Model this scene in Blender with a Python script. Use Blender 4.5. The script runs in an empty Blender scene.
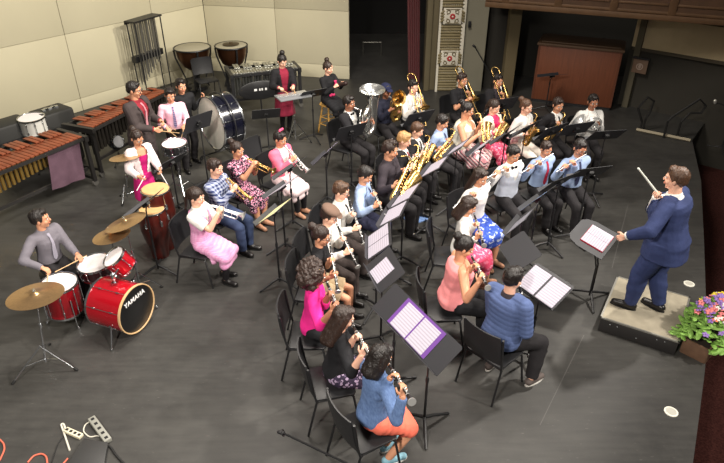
import bpy, math, random
import numpy as np
from mathutils import Vector, Matrix, noise as mnoise
random.seed(7)
sc = bpy.context.scene
col = sc.collection

# ------------------------------------------------------------------ camera, world, light, exposure
PITCH, FOC, HC = math.radians(31.5), 613.0, 4.7
cd = bpy.data.cameras.new('camera'); cam = bpy.data.objects.new('camera', cd); col.objects.link(cam)
cam.location = (0, 0, HC); cam.rotation_euler = (math.radians(90) - PITCH, 0, 0)
cd.sensor_width = 36; cd.lens = FOC / 724 * 36; cd.clip_end = 100
sc.camera = cam
sc.view_settings.view_transform = 'Standard'; sc.view_settings.look = 'None'
sc.view_settings.gamma = 1; sc.view_settings.use_curve_mapping = False
sc.view_settings.exposure = 0.62
w = bpy.data.worlds.new('world'); sc.world = w; w.use_nodes = True
w.node_tree.nodes['Background'].inputs[0].default_value = (1.0, 0.93, 0.84, 1)
w.node_tree.nodes['Background'].inputs[1].default_value = 0.10

def spot(name, loc, target, energy, angle, blend=0.6, size=0.25, color=(1, .93, .84)):
    l = bpy.data.lights.new(name, 'SPOT'); o = bpy.data.objects.new(name, l); col.objects.link(o)
    l.energy = energy; l.spot_size = math.radians(angle); l.spot_blend = blend; l.shadow_soft_size = size; l.color = color
    o.location = loc; o.rotation_euler = (Vector(target) - Vector(loc)).to_track_quat('-Z', 'Y').to_euler()
    return o
def area(name, loc, target, energy, sx, sy, color=(1, .92, .82)):
    l = bpy.data.lights.new(name, 'AREA'); o = bpy.data.objects.new(name, l); col.objects.link(o)
    l.shape = 'RECTANGLE'; l.size = sx; l.size_y = sy; l.energy = energy; l.color = color
    o.location = loc; o.rotation_euler = (Vector(target) - Vector(loc)).to_track_quat('-Z', 'Y').to_euler()
    return o
spot('stage_light', (6.5, 8.5, 8.0), (-0.4, 6.8, 0.5), 2700, 50)
spot('stage_light', (8.5, 2.5, 7.5), (0.2, 7.0, 0.7), 2000, 60)
spot('stage_light', (3.5, 0.5, 8.5), (-3.5, 9.5, 0.6), 1700, 58)
spot('stage_light', (4.0, 8.0, 7.0), (-5.2, 12.8, 1.0), 1500, 52, color=(1, .93, .78))
spot('camera_side_fill', (-2.5, -1.5, 7.0), (-0.5, 5.2, 0.3), 1900, 62, size=.4)  # added fill from the camera side to brighten faces and backs, not a hall fixture
area('overhead_fill', (-0.8, 8.0, 8.5), (-0.4, 7.2, 0), 520, 5.0, 1.2)  # broad fill added above the band, stands for no real lamp

# ------------------------------------------------------------------ pixel -> place helpers (floor plan taken off the photograph)
_F = np.array([0, math.cos(PITCH), -math.sin(PITCH)]); _U = np.array([0, math.sin(PITCH), math.cos(PITCH)])
_R = np.array([1., 0, 0]); _C = np.array([0, 0, HC])
def ray(x, y): return _R * (x - 362) / FOC - _U * (y - 231.5) / FOC + _F
def at(x, y, z=0.0):
    d = ray(x, y); return _C + d * ((z - HC) / d[2])
def aty(x, y, Y):
    d = ray(x, y); return _C + d * (Y / d[1])
def onray(x, y, m, L, far=False):
    """point on the sight line of a pixel at distance L from m"""
    d = ray(x, y); d = d / np.linalg.norm(d); q = np.asarray(m) - _C
    b = d @ q; h = L * L - (q @ q - b * b)
    if h < 0: h = 0
    return _C + d * (b + (1 if far else -1) * math.sqrt(h))

# ------------------------------------------------------------------ materials
def lin(c):
    return tuple((v / 255 / 12.92) if v / 255 <= .04045 else ((v / 255 + .055) / 1.055) ** 2.4 for v in c[:3])
MATS = {}
def mat(name, rgb=(128, 128, 128), rough=.6, metal=0., spec=.5, vary=.0, scale=20., bump=0., bscale=60., coat=0., sheen=0., emit=0):
    if name in MATS: return MATS[name]
    m = bpy.data.materials.new(name); m.use_nodes = True; MATS[name] = m
    nt = m.node_tree; b = nt.nodes['Principled BSDF']
    c = lin(rgb) + (1,)
    b.inputs['Base Color'].default_value = c; b.inputs['Roughness'].default_value = rough
    b.inputs['Metallic'].default_value = metal; b.inputs['Specular IOR Level'].default_value = spec
    b.inputs['Coat Weight'].default_value = coat; b.inputs['Sheen Weight'].default_value = sheen
    if emit: b.inputs['Emission Color'].default_value = c; b.inputs['Emission Strength'].default_value = emit
    tc = None
    if vary or bump: tc = nt.nodes.new('ShaderNodeTexCoord')
    if vary:
        n = nt.nodes.new('ShaderNodeTexNoise'); n.inputs['Scale'].default_value = scale; n.inputs['Detail'].default_value = 4
        r = nt.nodes.new('ShaderNodeMapRange'); r.inputs['From Min'].default_value = .3; r.inputs['From Max'].default_value = .7
        r.inputs['To Min'].default_value = 1 - vary; r.inputs['To Max'].default_value = 1 + vary
        x = nt.nodes.new('ShaderNodeMix'); x.data_type = 'RGBA'; x.blend_type = 'MULTIPLY'; x.inputs[0].default_value = 1
        x.inputs[6].default_value = c
        nt.links.new(tc.outputs['Object'], n.inputs['Vector']); nt.links.new(n.outputs['Fac'], r.inputs['Value'])
        nt.links.new(r.outputs[0], x.inputs[7]); nt.links.new(x.outputs[2], b.inputs['Base Color'])
    if bump:
        n = nt.nodes.new('ShaderNodeTexNoise'); n.inputs['Scale'].default_value = bscale; n.inputs['Detail'].default_value = 3
        u = nt.nodes.new('ShaderNodeBump'); u.inputs['Strength'].default_value = bump; u.inputs['Distance'].default_value = .01
        nt.links.new(tc.outputs['Object'], n.inputs['Vector']); nt.links.new(n.outputs['Fac'], u.inputs['Height']); nt.links.new(u.outputs[0], b.inputs['Normal'])
    return m
def nodes_of(name, rough=.7, metal=0.):
    m = bpy.data.materials.new(name); m.use_nodes = True; MATS[name] = m
    nt = m.node_tree; b = nt.nodes['Principled BSDF']; b.inputs['Roughness'].default_value = rough; b.inputs['Metallic'].default_value = metal
    tc = nt.nodes.new('ShaderNodeTexCoord')
    def N(t, **kw):
        n = nt.nodes.new(t)
        for k, v in kw.items(): setattr(n, k, v)
        return n
    return m, nt, b, tc, N
def math_node(nt, op, a, b=None, c=None):
    n = nt.nodes.new('ShaderNodeMath'); n.operation = op
    for i, v in enumerate((a, b, c)):
        if v is None: continue
        if isinstance(v, (int, float)): n.inputs[i].default_value = v
        else: nt.links.new(v, n.inputs[i])
    return n.outputs[0]
def mix_col(nt, fac, a, b):
    x = nt.nodes.new('ShaderNodeMix'); x.data_type = 'RGBA'
    for i, v in ((0, fac), (6, a), (7, b)):
        if isinstance(v, (int, float)): x.inputs[i].default_value = v
        elif isinstance(v, tuple): x.inputs[i].default_value = v if len(v) == 4 else v + (1,)
        else: nt.links.new(v, x.inputs[i])
    return x.outputs[2]
def cloth(rgb, key=None, rough=.85, bump=.25):
    return mat('cloth_%d_%d_%d' % tuple(rgb) if key is None else key, rgb, rough, 0, .25, vary=.10, scale=9, bump=bump, bscale=45)
def pattern_mat(kind, a, b, c=None, s=30.):
    name = 'cloth_%s_%d_%d_%d' % ((kind,) + tuple(a))
    if name in MATS: return MATS[name]
    m, nt, bs, tc, N = nodes_of(name, .85); bs.inputs['Specular IOR Level'].default_value = .25
    a, b = lin(a), lin(b); c = lin(c) if c else b
    sep = N('ShaderNodeSeparateXYZ'); nt.links.new(tc.outputs['Object'], sep.inputs[0]); X, Y, Z = sep.outputs
    if kind == 'plaid':
        XY = math_node(nt, 'ADD', X, math_node(nt, 'MULTIPLY', Y, .6))
        f1 = math_node(nt, 'GREATER_THAN', math_node(nt, 'FRACT', math_node(nt, 'MULTIPLY', XY, s)), .52)
        f2 = math_node(nt, 'GREATER_THAN', math_node(nt, 'FRACT', math_node(nt, 'MULTIPLY', Z, s)), .52)
        o = mix_col(nt, math_node(nt, 'MULTIPLY', math_node(nt, 'ADD', f1, f2), .5), a, b)
    elif kind == 'stripe':
        o = mix_col(nt, math_node(nt, 'GREATER_THAN', math_node(nt, 'FRACT', math_node(nt, 'MULTIPLY', Z, s)), .5), a, b)
    elif kind == 'chevron':
        tri = math_node(nt, 'ABSOLUTE', math_node(nt, 'SUBTRACT', math_node(nt, 'FRACT', math_node(nt, 'MULTIPLY', X, 9.)), .5))
        v = math_node(nt, 'ADD', math_node(nt, 'ADD', math_node(nt, 'MULTIPLY', Y, s * .8), math_node(nt, 'MULTIPLY', Z, s)), math_node(nt, 'MULTIPLY', tri, 1.6))
        f = math_node(nt, 'FRACT', v)
        o = mix_col(nt, math_node(nt, 'GREATER_THAN', f, .33), a, b); o = mix_col(nt, math_node(nt, 'GREATER_THAN', f, .66), o, c)
    else:
        v = N('ShaderNodeTexVoronoi'); v.inputs['Scale'].default_value = s; nt.links.new(tc.outputs['Object'], v.inputs['Vector'])
        v2 = N('ShaderNodeTexNoise'); v2.inputs['Scale'].default_value = s * .9; nt.links.new(tc.outputs['Object'], v2.inputs['Vector'])
        o = mix_col(nt, math_node(nt, 'LESS_THAN', v.outputs['Distance'], .42), a, b)
        o = mix_col(nt, math_node(nt, 'GREATER_THAN', v2.outputs['Fac'], .6), o, c)
    nt.links.new(o, bs.inputs['Base Color'])
    return m
BRASS = mat('brass', (202, 166, 102), .27, .92, vary=.25, scale=18)
SILVER = mat('silver', (232, 232, 230), .32, .75)
TSILVER = mat('tuba_silver', (226, 226, 224), .2, .95)
CHROME = mat('chrome', (205, 208, 212), .16, 1.)
BLACKM = mat('black_metal', (30, 30, 32), .42, .0, .5)
STANDM = mat('stand_black', (44, 44, 48), .5, 0, .5)
CHAIRP = mat('chair_plastic', (36, 36, 38), .42, 0, .5, bump=.1, bscale=200)
RUBBER = mat('rubber', (20, 20, 20), .8)
EBONY = mat('ebony_wood', (26, 23, 24), .3, 0, .6)
BLACKC = cloth((30, 30, 33), 'black_cloth')
DARKP = cloth((38, 36, 38), 'dark_trousers')
LEATHER = mat('black_leather', (24, 22, 22), .35)

# ------------------------------------------------------------------ mesh collector
def frame_from(d, hint=(0, 0, 1)):
    d = np.asarray(d, float); d = d / np.linalg.norm(d); h = np.asarray(hint, float)
    x = np.cross(h, d)
    if np.linalg.norm(x) < 1e-4: x = np.cross((1, 0, 0), d)
    x /= np.linalg.norm(x); return x, np.cross(d, x), d
def Rz(a): c, s = math.cos(a), math.sin(a); return np.array([[c, -s, 0], [s, c, 0], [0, 0, 1.]])
def Rx(a): c, s = math.cos(a), math.sin(a); return np.array([[1., 0, 0], [0, c, -s], [0, s, c]])
def Ry(a): c, s = math.cos(a), math.sin(a); return np.array([[c, 0, s], [0, 1., 0], [-s, 0, c]])
class MB:
    def __init__(s): s.v = []; s.f = []; s.m = []; s.n = 0; s.cur = 0; s.T = None
    def add(s, V, F, mi=None):
        V = np.asarray(V, float)
        if s.T is not None: V = V @ s.T[0].T + s.T[1]
        s.v.append(V); s.f += [tuple(i + s.n for i in f) for f in F]; s.m += [s.cur if mi is None else mi] * len(F); s.n += len(V); return s
    def loft(s, rings, cap=True, closed=False):
        k = len(rings[0]); V = np.concatenate(rings); F = []; R = len(rings)
        for i in range(R if closed else R - 1):
            a, b = i * k, ((i + 1) % R) * k
            F += [(a + j, a + (j + 1) % k, b + (j + 1) % k, b + j) for j in range(k)]
        if cap and not closed: F += [tuple(range(k - 1, -1, -1)), tuple(range((R - 1) * k, R * k))]
        return s.add(V, F)
    def tube(s, pts, r, n=8, cap=True, hint=(0, 0, 1), closed=False):
        P = np.asarray(pts, float); m = len(P); r = np.full(m, r) if np.isscalar(r) else np.interp(np.linspace(0, 1, m), np.linspace(0, 1, len(r)), r)
        a = np.linspace(0, 2 * math.pi, n, endpoint=False); ca, sa = np.cos(a)[:, None], np.sin(a)[:, None]
        rings = []; x = None
        for i in range(m):
            if closed: d = P[(i + 1) % m] - P[i - 1]
            else: d = P[min(i + 1, m - 1)] - P[max(i - 1, 0)]
            d = d / (np.linalg.norm(d) + 1e-12)
            if x is None: x = frame_from(d, hint)[0]
            x = x - d * (x @ d); x /= (np.linalg.norm(x) + 1e-12); y = np.cross(d, x)
            rings.append(P[i] + r[i] * (ca * x + sa * y))
        return s.loft(rings, cap, closed)
    def cyl(s, a, b, ra, rb=None, n=16): return s.tube([a, b], [ra, ra if rb is None else rb], n)
    def capsule(s, a, b, ra, rb=None, n=10):
        a = np.asarray(a, float); b = np.asarray(b, float); rb = ra if rb is None else rb
        d = b - a; L = np.linalg.norm(d); d = d / L if L > 1e-9 else np.array([0, 0, 1.])
        t = [80, 55, 28, 0]; P = [a - d * ra * math.sin(math.radians(q)) for q in t] + [b + d * rb * math.sin(math.radians(q)) for q in t[::-1]]
        rr = [ra * math.cos(math.radians(q)) for q in t] + [rb * math.cos(math.radians(q)) for q in t[::-1]]
        x, y, _ = frame_from(d); an = np.linspace(0, 2 * math.pi, n, endpoint=False)
        return s.loft([p + r * (np.cos(an)[:, None] * x + np.sin(an)[:, None] * y) for p, r in zip(P, rr)])
    def ell(s, c, r, R=None, n=12, m=8):
        an = np.linspace(0, 2 * math.pi, n, endpoint=False); rings = []
        for i in range(m + 1):
            t = math.radians(-86 + 172 * i / m); ct, st = math.cos(t), math.sin(t)
            q = np.stack([r[0] * ct * np.cos(an), r[1] * ct * np.sin(an), np.full(n, r[2] * st)], 1)
            rings.append(np.asarray(c) + (q @ R.T if R is not None else q))
        return s.loft(rings)
    def box(s, c, size, R=None):
        q = np.array([(x, y, z) for z in (-.5, .5) for y in (-.5, .5) for x in (-.5, .5)]) * np.asarray(size)
        if R is not None: q = q @ R.T
        return s.add(q + np.asarray(c), [(0, 2, 3, 1), (4, 5, 7, 6), (0, 1, 5, 4), (2, 6, 7, 3), (0, 4, 6, 2), (1, 3, 7, 5)])
    def prism(s, poly, z0, z1):
        k = len(poly); V = [(x, y, z) for z in (z0, z1) for x, y in poly]
        return s.add(V, [tuple(range(k - 1, -1, -1)), tuple(range(k, 2 * k))] + [(i, (i + 1) % k, k + (i + 1) % k, k + i) for i in range(k)])
    def revolve(s, prof, n=24, c=(0, 0, 0), cap=True, R=None):
        a = np.linspace(0, 2 * math.pi, n, endpoint=False); rings = []
        for r, z in prof:
            q = np.stack([r * np.cos(a), r * np.sin(a), np.full(n, z)], 1); rings.append((q if R is None else q @ R.T) + np.asarray(c))
        return s.loft(rings, cap)
    def torus(s, c, R_, r, n=32, k=8, R=None):
        a = np.linspace(0, 2 * math.pi, n, endpoint=False); q = np.stack([R_ * np.cos(a), R_ * np.sin(a), 0 * a], 1)
        if R is not None: q = q @ R.T
        return s.tube(q + np.asarray(c), r, k, closed=True, hint=(0.01, 0.02, 1) if R is None else R[:, 2] + .01)
    def mesh(s, name, mats, smooth=True, angle=40, bevel=0):
        me = bpy.data.meshes.new(name); V = np.concatenate(s.v)
        me.from_pydata(V.tolist(), [], s.f)
        for m in (mats if isinstance(mats, (list, tuple)) else [mats]): me.materials.append(m)
        if max(s.m) > 0: me.polygons.foreach_set('material_index', s.m)
        if bevel:
            import bmesh
            bm = bmesh.new(); bm.from_mesh(me)
            ed = [e for e in bm.edges if len(e.link_faces) == 2 and e.calc_face_angle(0) > .6]
            bmesh.ops.bevel(bm, geom=ed, offset=bevel, segments=2, affect='EDGES', profile=.5, clamp_overlap=True); bm.to_mesh(me); bm.free()
        if smooth:
            me.shade_smooth(); me.set_sharp_from_angle(angle=math.radians(angle))
        me.update(); return me
    def build(s, name, mats, parent=None, **kw): return link(name, s.mesh(name, mats, **kw), parent)
def link(name, data, parent=None, loc=None, R=None):
    o = bpy.data.objects.new(name, data); col.objects.link(o)
    if parent is not None: o.parent = parent
    if loc is not None: o.location = loc
    if R is not None: o.rotation_euler = Matrix(R.tolist()).to_euler()
    return o
def tag(o, label, cat, group=None, kind=None):
    if label: o['label'] = label
    if cat: o['category'] = cat
    if group: o['group'] = group
    if kind: o['kind'] = kind
    return o
def thing(name, label, cat, loc=(0, 0, 0), R=None, group=None):
    o = bpy.data.objects.new(name, None); col.objects.link(o); o.location = [float(q) for q in loc]
    if R is not None: o.rotation_euler = Matrix(R.tolist()).to_euler()
    o.empty_display_size = .1
    return tag(o, label, cat, group)
def structure(name, mb, m, **kw):
    o = mb.build(name, m, **kw); o['kind'] = 'structure'; return o
def arc(c, r, a0, a1, n, u=(1, 0, 0), v=(0, 1, 0)):
    u, v = np.asarray(u, float), np.asarray(v, float)
    return [np.asarray(c) + r * (math.cos(t) * u + math.sin(t) * v) for t in np.linspace(a0, a1, n)]

# voxel union of a collector, done in a scratch scene
_ts = bpy.data.scenes.new('scratch')
def fuse(mb, vox, smooth=3, dec=None):
    me = bpy.data.meshes.new('fuse'); me.from_pydata(np.concatenate(mb.v).tolist(), [], mb.f)
    o = bpy.data.objects.new('fuse', me); _ts.collection.objects.link(o)
    r = o.modifiers.new('r', 'REMESH'); r.mode = 'VOXEL'; r.voxel_size = vox
    if smooth: q = o.modifiers.new('s', 'SMOOTH'); q.iterations = smooth; q.factor = .5
    if dec: d = o.modifiers.new('d', 'DECIMATE'); d.ratio = dec
    with bpy.context.temp_override(scene=_ts, view_layer=_ts.view_layers[0]):
        dg = bpy.context.evaluated_depsgraph_get(); dg.update()
    ev = o.evaluated_get(dg); m2 = ev.to_mesh()
    V = np.empty(len(m2.vertices) * 3); m2.vertices.foreach_get('co', V); V = V.reshape(-1, 3).copy()
    F = [tuple(p.vertices) for p in m2.polygons]
    ev.to_mesh_clear(); bpy.data.objects.remove(o); bpy.data.meshes.remove(me)
    return V, F
def vnormals(V, F):
    N = np.zeros_like(V); A = np.array([f[:3] for f in F])
    n = np.cross(V[A[:, 1]] - V[A[:, 0]], V[A[:, 2]] - V[A[:, 0]])
    for k in range(3): np.add.at(N, A[:, k], n)
    return N / (np.linalg.norm(N, axis=1)[:, None] + 1e-12)
def rough_up(V, F, amp, freq, seed=0.):
    N = vnormals(V, F)
    g = np.array([mnoise.noise(Vector((p[0] * freq[0] + seed, p[1] * freq[1], p[2] * freq[2]))) for p in V])
    return V + N * (amp * g)[:, None]
# ------------------------------------------------------------------ people
def nz(v): v = np.asarray(v, float); return v / (np.linalg.norm(v) + 1e-12)
def ik(a, c, l1, l2, pole):
    a = np.asarray(a, float); c = np.asarray(c, float); d = c - a; L = np.linalg.norm(d)
    if L > (l1 + l2) * .995: c = a + d / L * (l1 + l2) * .995; d = c - a; L = np.linalg.norm(d)
    L = max(L, abs(l1 - l2) + .02); u = nz(d); p = np.asarray(pole, float); p = nz(p - u * (p @ u))
    x = (l1 * l1 - l2 * l2 + L * L) / (2 * L); y = math.sqrt(max(l1 * l1 - x * x, 0))
    return a + u * x + p * y, c
def hand_mesh(wrist, u, n, side, s, curl):
    u = nz(u); n = np.asarray(n, float); n = nz(n - u * (n @ u)); t = np.cross(u, n) * side
    mb = MB(); offs = (.026, .009, -.009, -.025); kn = (.076, .079, .075, .068); ln = (.95, 1.05, .97, .78)
    for o, k, l in zip(offs, kn, ln):
        K = wrist + (u * k + t * o) * s
        mb.capsule(wrist + (u * .012 + t * o * .7) * s, K, .0125 * s, .0105 * s, 8)
        p = K; a = 0.; r = .0082
        for L, da in ((.040, curl * .9), (.026, curl * 1.05), (.020, curl * .7)):
            a += math.radians(da); q = p + (u * math.cos(a) + n * math.sin(a)) * L * l * s
            mb.capsule(p, q, r * s, (r - .0008) * s, 7); p = q; r -= .0008
    b = wrist + (u * .022 + t * .022) * s; m = b + nz(t * .75 + u * .6 + n * .35) * .04 * s; e = m + nz(t * .25 + u * .8 + n * .55) * .032 * s
    mb.capsule(b, m, .013 * s, .0105 * s, 8); mb.capsule(m, e, .0100 * s, .0085 * s, 8)
    mb.capsule(wrist - u * .03 * s, wrist + u * .02 * s, .017 * s, .018 * s, 8)
    return fuse(mb, .0042 * s, 2, .5)
SKINS = {'fair': (232, 180, 154), 'tan': (206, 148, 116), 'brown': (166, 112, 86), 'dark': (112, 72, 54)}
EYEW = mat('eye_white', (225, 220, 214), .3); EYED = mat('eye_iris', (40, 24, 18), .25)
TAB = [(-.20, .055, .05, -.0), (-.10, .097, .072, -.008), (.02, .1, .077, -.01), (.2, .092, .07, -.004), (.4, .085, .064, .0), (.6, .091, .069, .004), (.78, .099, .072, .004), (.9, .097, .06, -.002), (.97, .07, .044, -.008), (1.0, .045, .036, -.01)]
HAIRC = {'black': (26, 20, 18), 'dark': (44, 30, 24), 'umber': (54, 40, 35), 'brown': (78, 54, 38), 'blond': (170, 130, 84), 'grey': (110, 104, 98)}
PEOPLE = {}
class Pose: pass
def person(key, name_desc, px, h, face, sit=True, lean=6, yaw=0, pitch=10, roll=0, R=None, L=None, inst=None, skin='tan', hair=('short', 'dark'), top=None, sleeve='long',
           tuck=True, outer=None, bottom=('pants', None), shoes=None, tie=None, bow=None, glasses=False, cap=None, feet=None, b=.90, z0=0., seat=.45, chair=True, socks=None, cback=.06,
           label=None, hw=1.07, curl=48, vest=None, corsage=False, polesR=None, polesL=None, nR=None, nL=None, belly=0.):
    k = h / 1.7; S = Pose(); S.h = h; S.key = key; S.desc = name_desc
    zh = (seat + .126 * k) if sit else .525 * h
    Lr = math.radians(lean); t = np.array([0, math.sin(Lr), math.cos(Lr)]); f = np.array([0, math.cos(Lr), -math.sin(Lr)]); xr = np.array([1., 0, 0])
    hip = np.array([0, 0, zh]); T = .30 * h; P = lambda q: hip + t * T * q
    hs = (.205 + .02 * (h - 1.45) / .3) / .22 * hw
    nd = nz(t * .7 + np.array([0, .12, .45])); nb = P(1.0) - f * .01 * h
    hc = nb + nd * (.042 * h + .1 * hs)
    RH = Rz(math.radians(yaw)) @ Rx(-math.radians(pitch)) @ Ry(math.radians(roll)); H = lambda x, y, z: hc + RH @ (np.array([x, y, z]) * hs)
    mouth = H(0, .112, -.052)
    RW = Rz(math.radians(face - 90)); W = at(px[0], px[1], hc[2] + z0); q = RW @ hc; O = np.array([W[0] - q[0], W[1] - q[1], z0])
    tw = lambda p: RW @ np.asarray(p, float) + O; tl = lambda p: RW.T @ (np.asarray(p, float) - O)
    S.O, S.RW, S.tw, S.tl, S.mouth, S.P, S.face, S.hip = O, RW, tw, tl, mouth, P, face, hip
    root = thing('person', label, 'person', O, RW, 'band members' if key not in ('conductor', 'tux') else None)
    # ----- what is held, before the arms
    S.inst = None; nrm = {'R': nR, 'L': nL}
    if inst:
        S.inst = place_instrument(S, inst); gr = S.inst['grips']
        R = tl(gr['R']) if R is None else R; L = tl(gr['L']) if L is None else L
        for s_ in 'RL':
            if nrm[s_] is None and S.inst.get('n' + s_) is not None: nrm[s_] = RW.T @ S.inst['n' + s_]
    arms = {}; la, lb = .172 * h, .150 * h
    for s_, sg, tgt, pol in (('R', 1, R, polesR), ('L', -1, L, polesL)):
        sh = P(.905) + xr * sg * .106 * h * (.6 + .4 * b) - f * .006 * h
        if tgt is None: tgt = np.array([sg * .1, .30 * h * .75 if sit else .08, (zh + .12 * k) if sit else zh - .1]); fr = True
        elif isinstance(tgt, tuple) and tgt[0] == 'px': tgt = tl(at(*tgt[1:]))
        tgt = np.asarray(tgt, float); pole = pol if pol is not None else np.array([sg * .42, -.30, -1.0])
        el, wr = ik(sh, tgt, la, lb, pole); u = nz(tgt - el)
        n = nrm[s_]
        if n is None: n = np.array([-sg * .8, .1, -.35])
        n = nz(n - u * (n @ u)); wt = tgt - u * .080 * k - n * .020 * k
        el, wr = ik(sh, wt, la, lb, pole); u = nz(u * .6 + nz(wr - el) * .4)
        arms[s_] = (sh, el, wr, u, n, sg)
    S.arms = arms
    legs = {}
    for i, (s_, sg) in enumerate((('R', 1), ('L', -1))):
        hj = hip + xr * sg * .053 * h + np.array([0, 0.01, -.01 * h])
        if feet is not None: an = np.array(feet[i], float); an[2] += .046 * h
        elif sit: an = np.array([sg * .085 * k, .235 * h, .046 * h])
        else: an = np.array([sg * .075 * k, .0, .046 * h])
        kn, an = ik(hj, an, .245 * h, .236 * h, np.array([sg * .12, 1, .5 if sit else 0])); legs[s_] = (hj, kn, an, sg)
    S.legs = legs
    def ring(c, u_, v_, rx, ry, n=20):
        a = np.linspace(0, 2 * math.pi, n, endpoint=False); ca, sa = np.cos(a), np.sin(a)
        e = .82; return c + (np.sign(ca) * np.abs(ca) ** e * rx)[:, None] * u_ + (np.sign(sa) * np.abs(sa) ** e * ry)[:, None] * v_
    def torso(mb, q0, q1, off):
        qs = sorted({q0, q1} | {r[0] for r in TAB if q0 < r[0] < q1}); rings = []
        for q in qs:
            w, d, s_ = (np.interp(q, [r[0] for r in TAB], [r[i] for r in TAB]) for i in (1, 2, 3))
            bb = b if q < .93 else 1; d2 = d * (1 + (bb - 1) * 1.2); s2 = s_ + (belly if .1 < q < .7 else 0)
            rings.append(ring(P(q) + f * s2 * h, xr, f, w * h * bb + off, d2 * h + off))
        mb.loft(rings)
    S.front = lambda q: P(q) + f * ((np.interp(q, [r[0] for r in TAB], [r[2] for r in TAB]) * (1 + (b - 1) * 1.2) + np.interp(q, [r[0] for r in TAB], [r[3] for r in TAB])) * h)
    def sleeves(mb, off, frac=1.0, cuff=True):
        for sh, el, wr, u, n, sg in arms.values():
            bb = .75 + .25 * b
            mb.capsule(P(.86) + xr * sg * .05 * h, sh, .05 * h + off, .036 * h * bb + off * .9, 12)
            if frac <= .5: mb.tube([sh, sh + (el - sh) * frac * 2], [.036 * h * bb + off, .036 * h * bb + off + .008], 14); continue
            mb.capsule(sh, el, .036 * h * bb + off, .028 * h * bb + off, 12)
            e2 = el + (wr - el) * ((frac - .5) * 2 - .02); mb.capsule(el, el + (e2 - el) * .1, .028 * h * bb + off, .027 * h + off); mb.tube([el, e2], [.028 * h * bb + off, .0195 * h + off * .75], 14)
    def sit_flat(V, d=0.):
        if sit and chair:
            q_ = (V[:, 1] < .185) & (np.abs(V[:, 0]) < .26) & (V[:, 2] > .30) & (V[:, 2] < .436 + d); V[q_, 2] = .436 + d
        return V
    def cloth_part(name, mb, m, vox=.011, amp=.005, fr=(9, 9, 16), sm=3, cut=None, parent=root):
        V, F = fuse(mb, vox, sm); V = rough_up(V, F, amp, fr, px[0])
        if name in ('trousers', 'skirt', 'shorts', 'shirt', 'jacket', 'cardigan', 'tank_top'): V = sit_flat(V)
        if cut is not None:
            keep = ~cut(V); F = [f_ for f_ in F if keep[list(f_)].any()]
        q = MB(); q.add(V, F); return q.build(name, m, parent, angle=180)
    # ----- body: one continuous skin
    mb = MB(); torso(mb, -.20, 1.0, 0)
    mb.capsule(P(.93) - f * .008 * h, H(0, -.012, -.05), .036 * h * (.7 + .3 * b), .031 * h * (.7 + .3 * b), 14)
    for sh, el, wr, u, n, sg in arms.values():
        bb = .75 + .25 * b
        mb.capsule(P(.86) + xr * sg * .05 * h, sh, .046 * h, .034 * h * bb, 12); mb.capsule(sh, el, .034 * h * bb, .026 * h * bb, 12); mb.capsule(el, el + (wr - el) * .35, .026 * h * bb, .026 * h * bb, 12); mb.capsule(el + (wr - el) * .35, wr, .026 * h * bb, .0175 * h, 12)
    for hj, kn, an, sg in legs.values():
        mb.capsule(hj, kn, .056 * h * b, .037 * h * b, 14); mb.capsule(kn, kn + (an - kn) * .4, .037 * h * b, .036 * h * b, 12); mb.capsule(kn + (an - kn) * .4, an, .036 * h * b, .022 * h, 12)
        fd = np.array([sg * .15, 1, 0]); mb.capsule(an + np.array([0, -.01, -.018 * h]), an + nz(fd) * .085 * h - np.array([0, 0, .026 * h]), .02 * h, .015 * h)
    mb.ell(H(0, -.010, .030), (.076 * hs, .094 * hs, .083 * hs), RH, 16, 10); mb.ell(H(0, .022, -.035), (.058 * hs, .066 * hs, .072 * hs), RH, 16, 10)
    mb.ell(H(0, .058, -.088), (.026 * hs, .024 * hs, .020 * hs), RH); mb.capsule(H(0, .083, .014), H(0, .103, -.022), .009 * hs, .0125 * hs)
    for sg in (1, -1):
        mb.ell(H(sg * .034, .055, -.028), (.027 * hs,) * 3, RH); mb.ell(H(sg * .078, -.008, -.008), (.010 * hs, .020 * hs, .032 * hs), RH); mb.ell(H(sg * .03, .078, .03), (.024 * hs, .010 * hs, .009 * hs), RH)
    V, F = fuse(mb, .0085, 2, .5); V = sit_flat(V, .004); body = MB(); body.add(V, F)
    for sh, el, wr, u, n, sg in arms.values():
        V, F = hand_mesh(wr, u, n, sg, k, curl); body.add(V, F)
    for sg in (1, -1):
        body.cur = 1; body.ell(H(sg * .031, .080, .008), (.0135 * hs, .009 * hs, .0075 * hs), RH, 10, 6)
        body.cur = 2; body.ell(H(sg * .031, .0865, .0075), (.0065 * hs, .004 * hs, .0065 * hs), RH, 8, 6)
        body.cur = 4; body.tube([H(sg * .014, .090, .029), H(sg * .032, .0895, .034), H(sg * .050, .078, .030)], [.002 * hs, .0031 * hs, .0014 * hs], 6)
    body.cur = 3; body.ell(H(0, .089, -.049), (.022 * hs, .009 * hs, .0045 * hs), RH, 10, 6); body.ell(H(0, .088, -.0585), (.018 * hs, .009 * hs, .005 * hs), RH, 10, 6)
    sk = mat('skin_' + skin, SKINS[skin], .5, 0, .4, vary=.05, scale=14); lc = SKINS[skin]
    hm = mat('hair_' + hair[1], HAIRC[hair[1]], .45, 0, .5, vary=.35, scale=60, bump=.6, bscale=90)
    body.build('body', [sk, EYEW, EYED, mat('lips_' + skin, (int(lc[0] * .90), int(lc[1] * .78), int(lc[2] * .78)), .45), hm], root, angle=180)
    # ----- legs and feet
    kind, bc = bottom[:2]; bm_ = bc if bc is not None else DARKP
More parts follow.
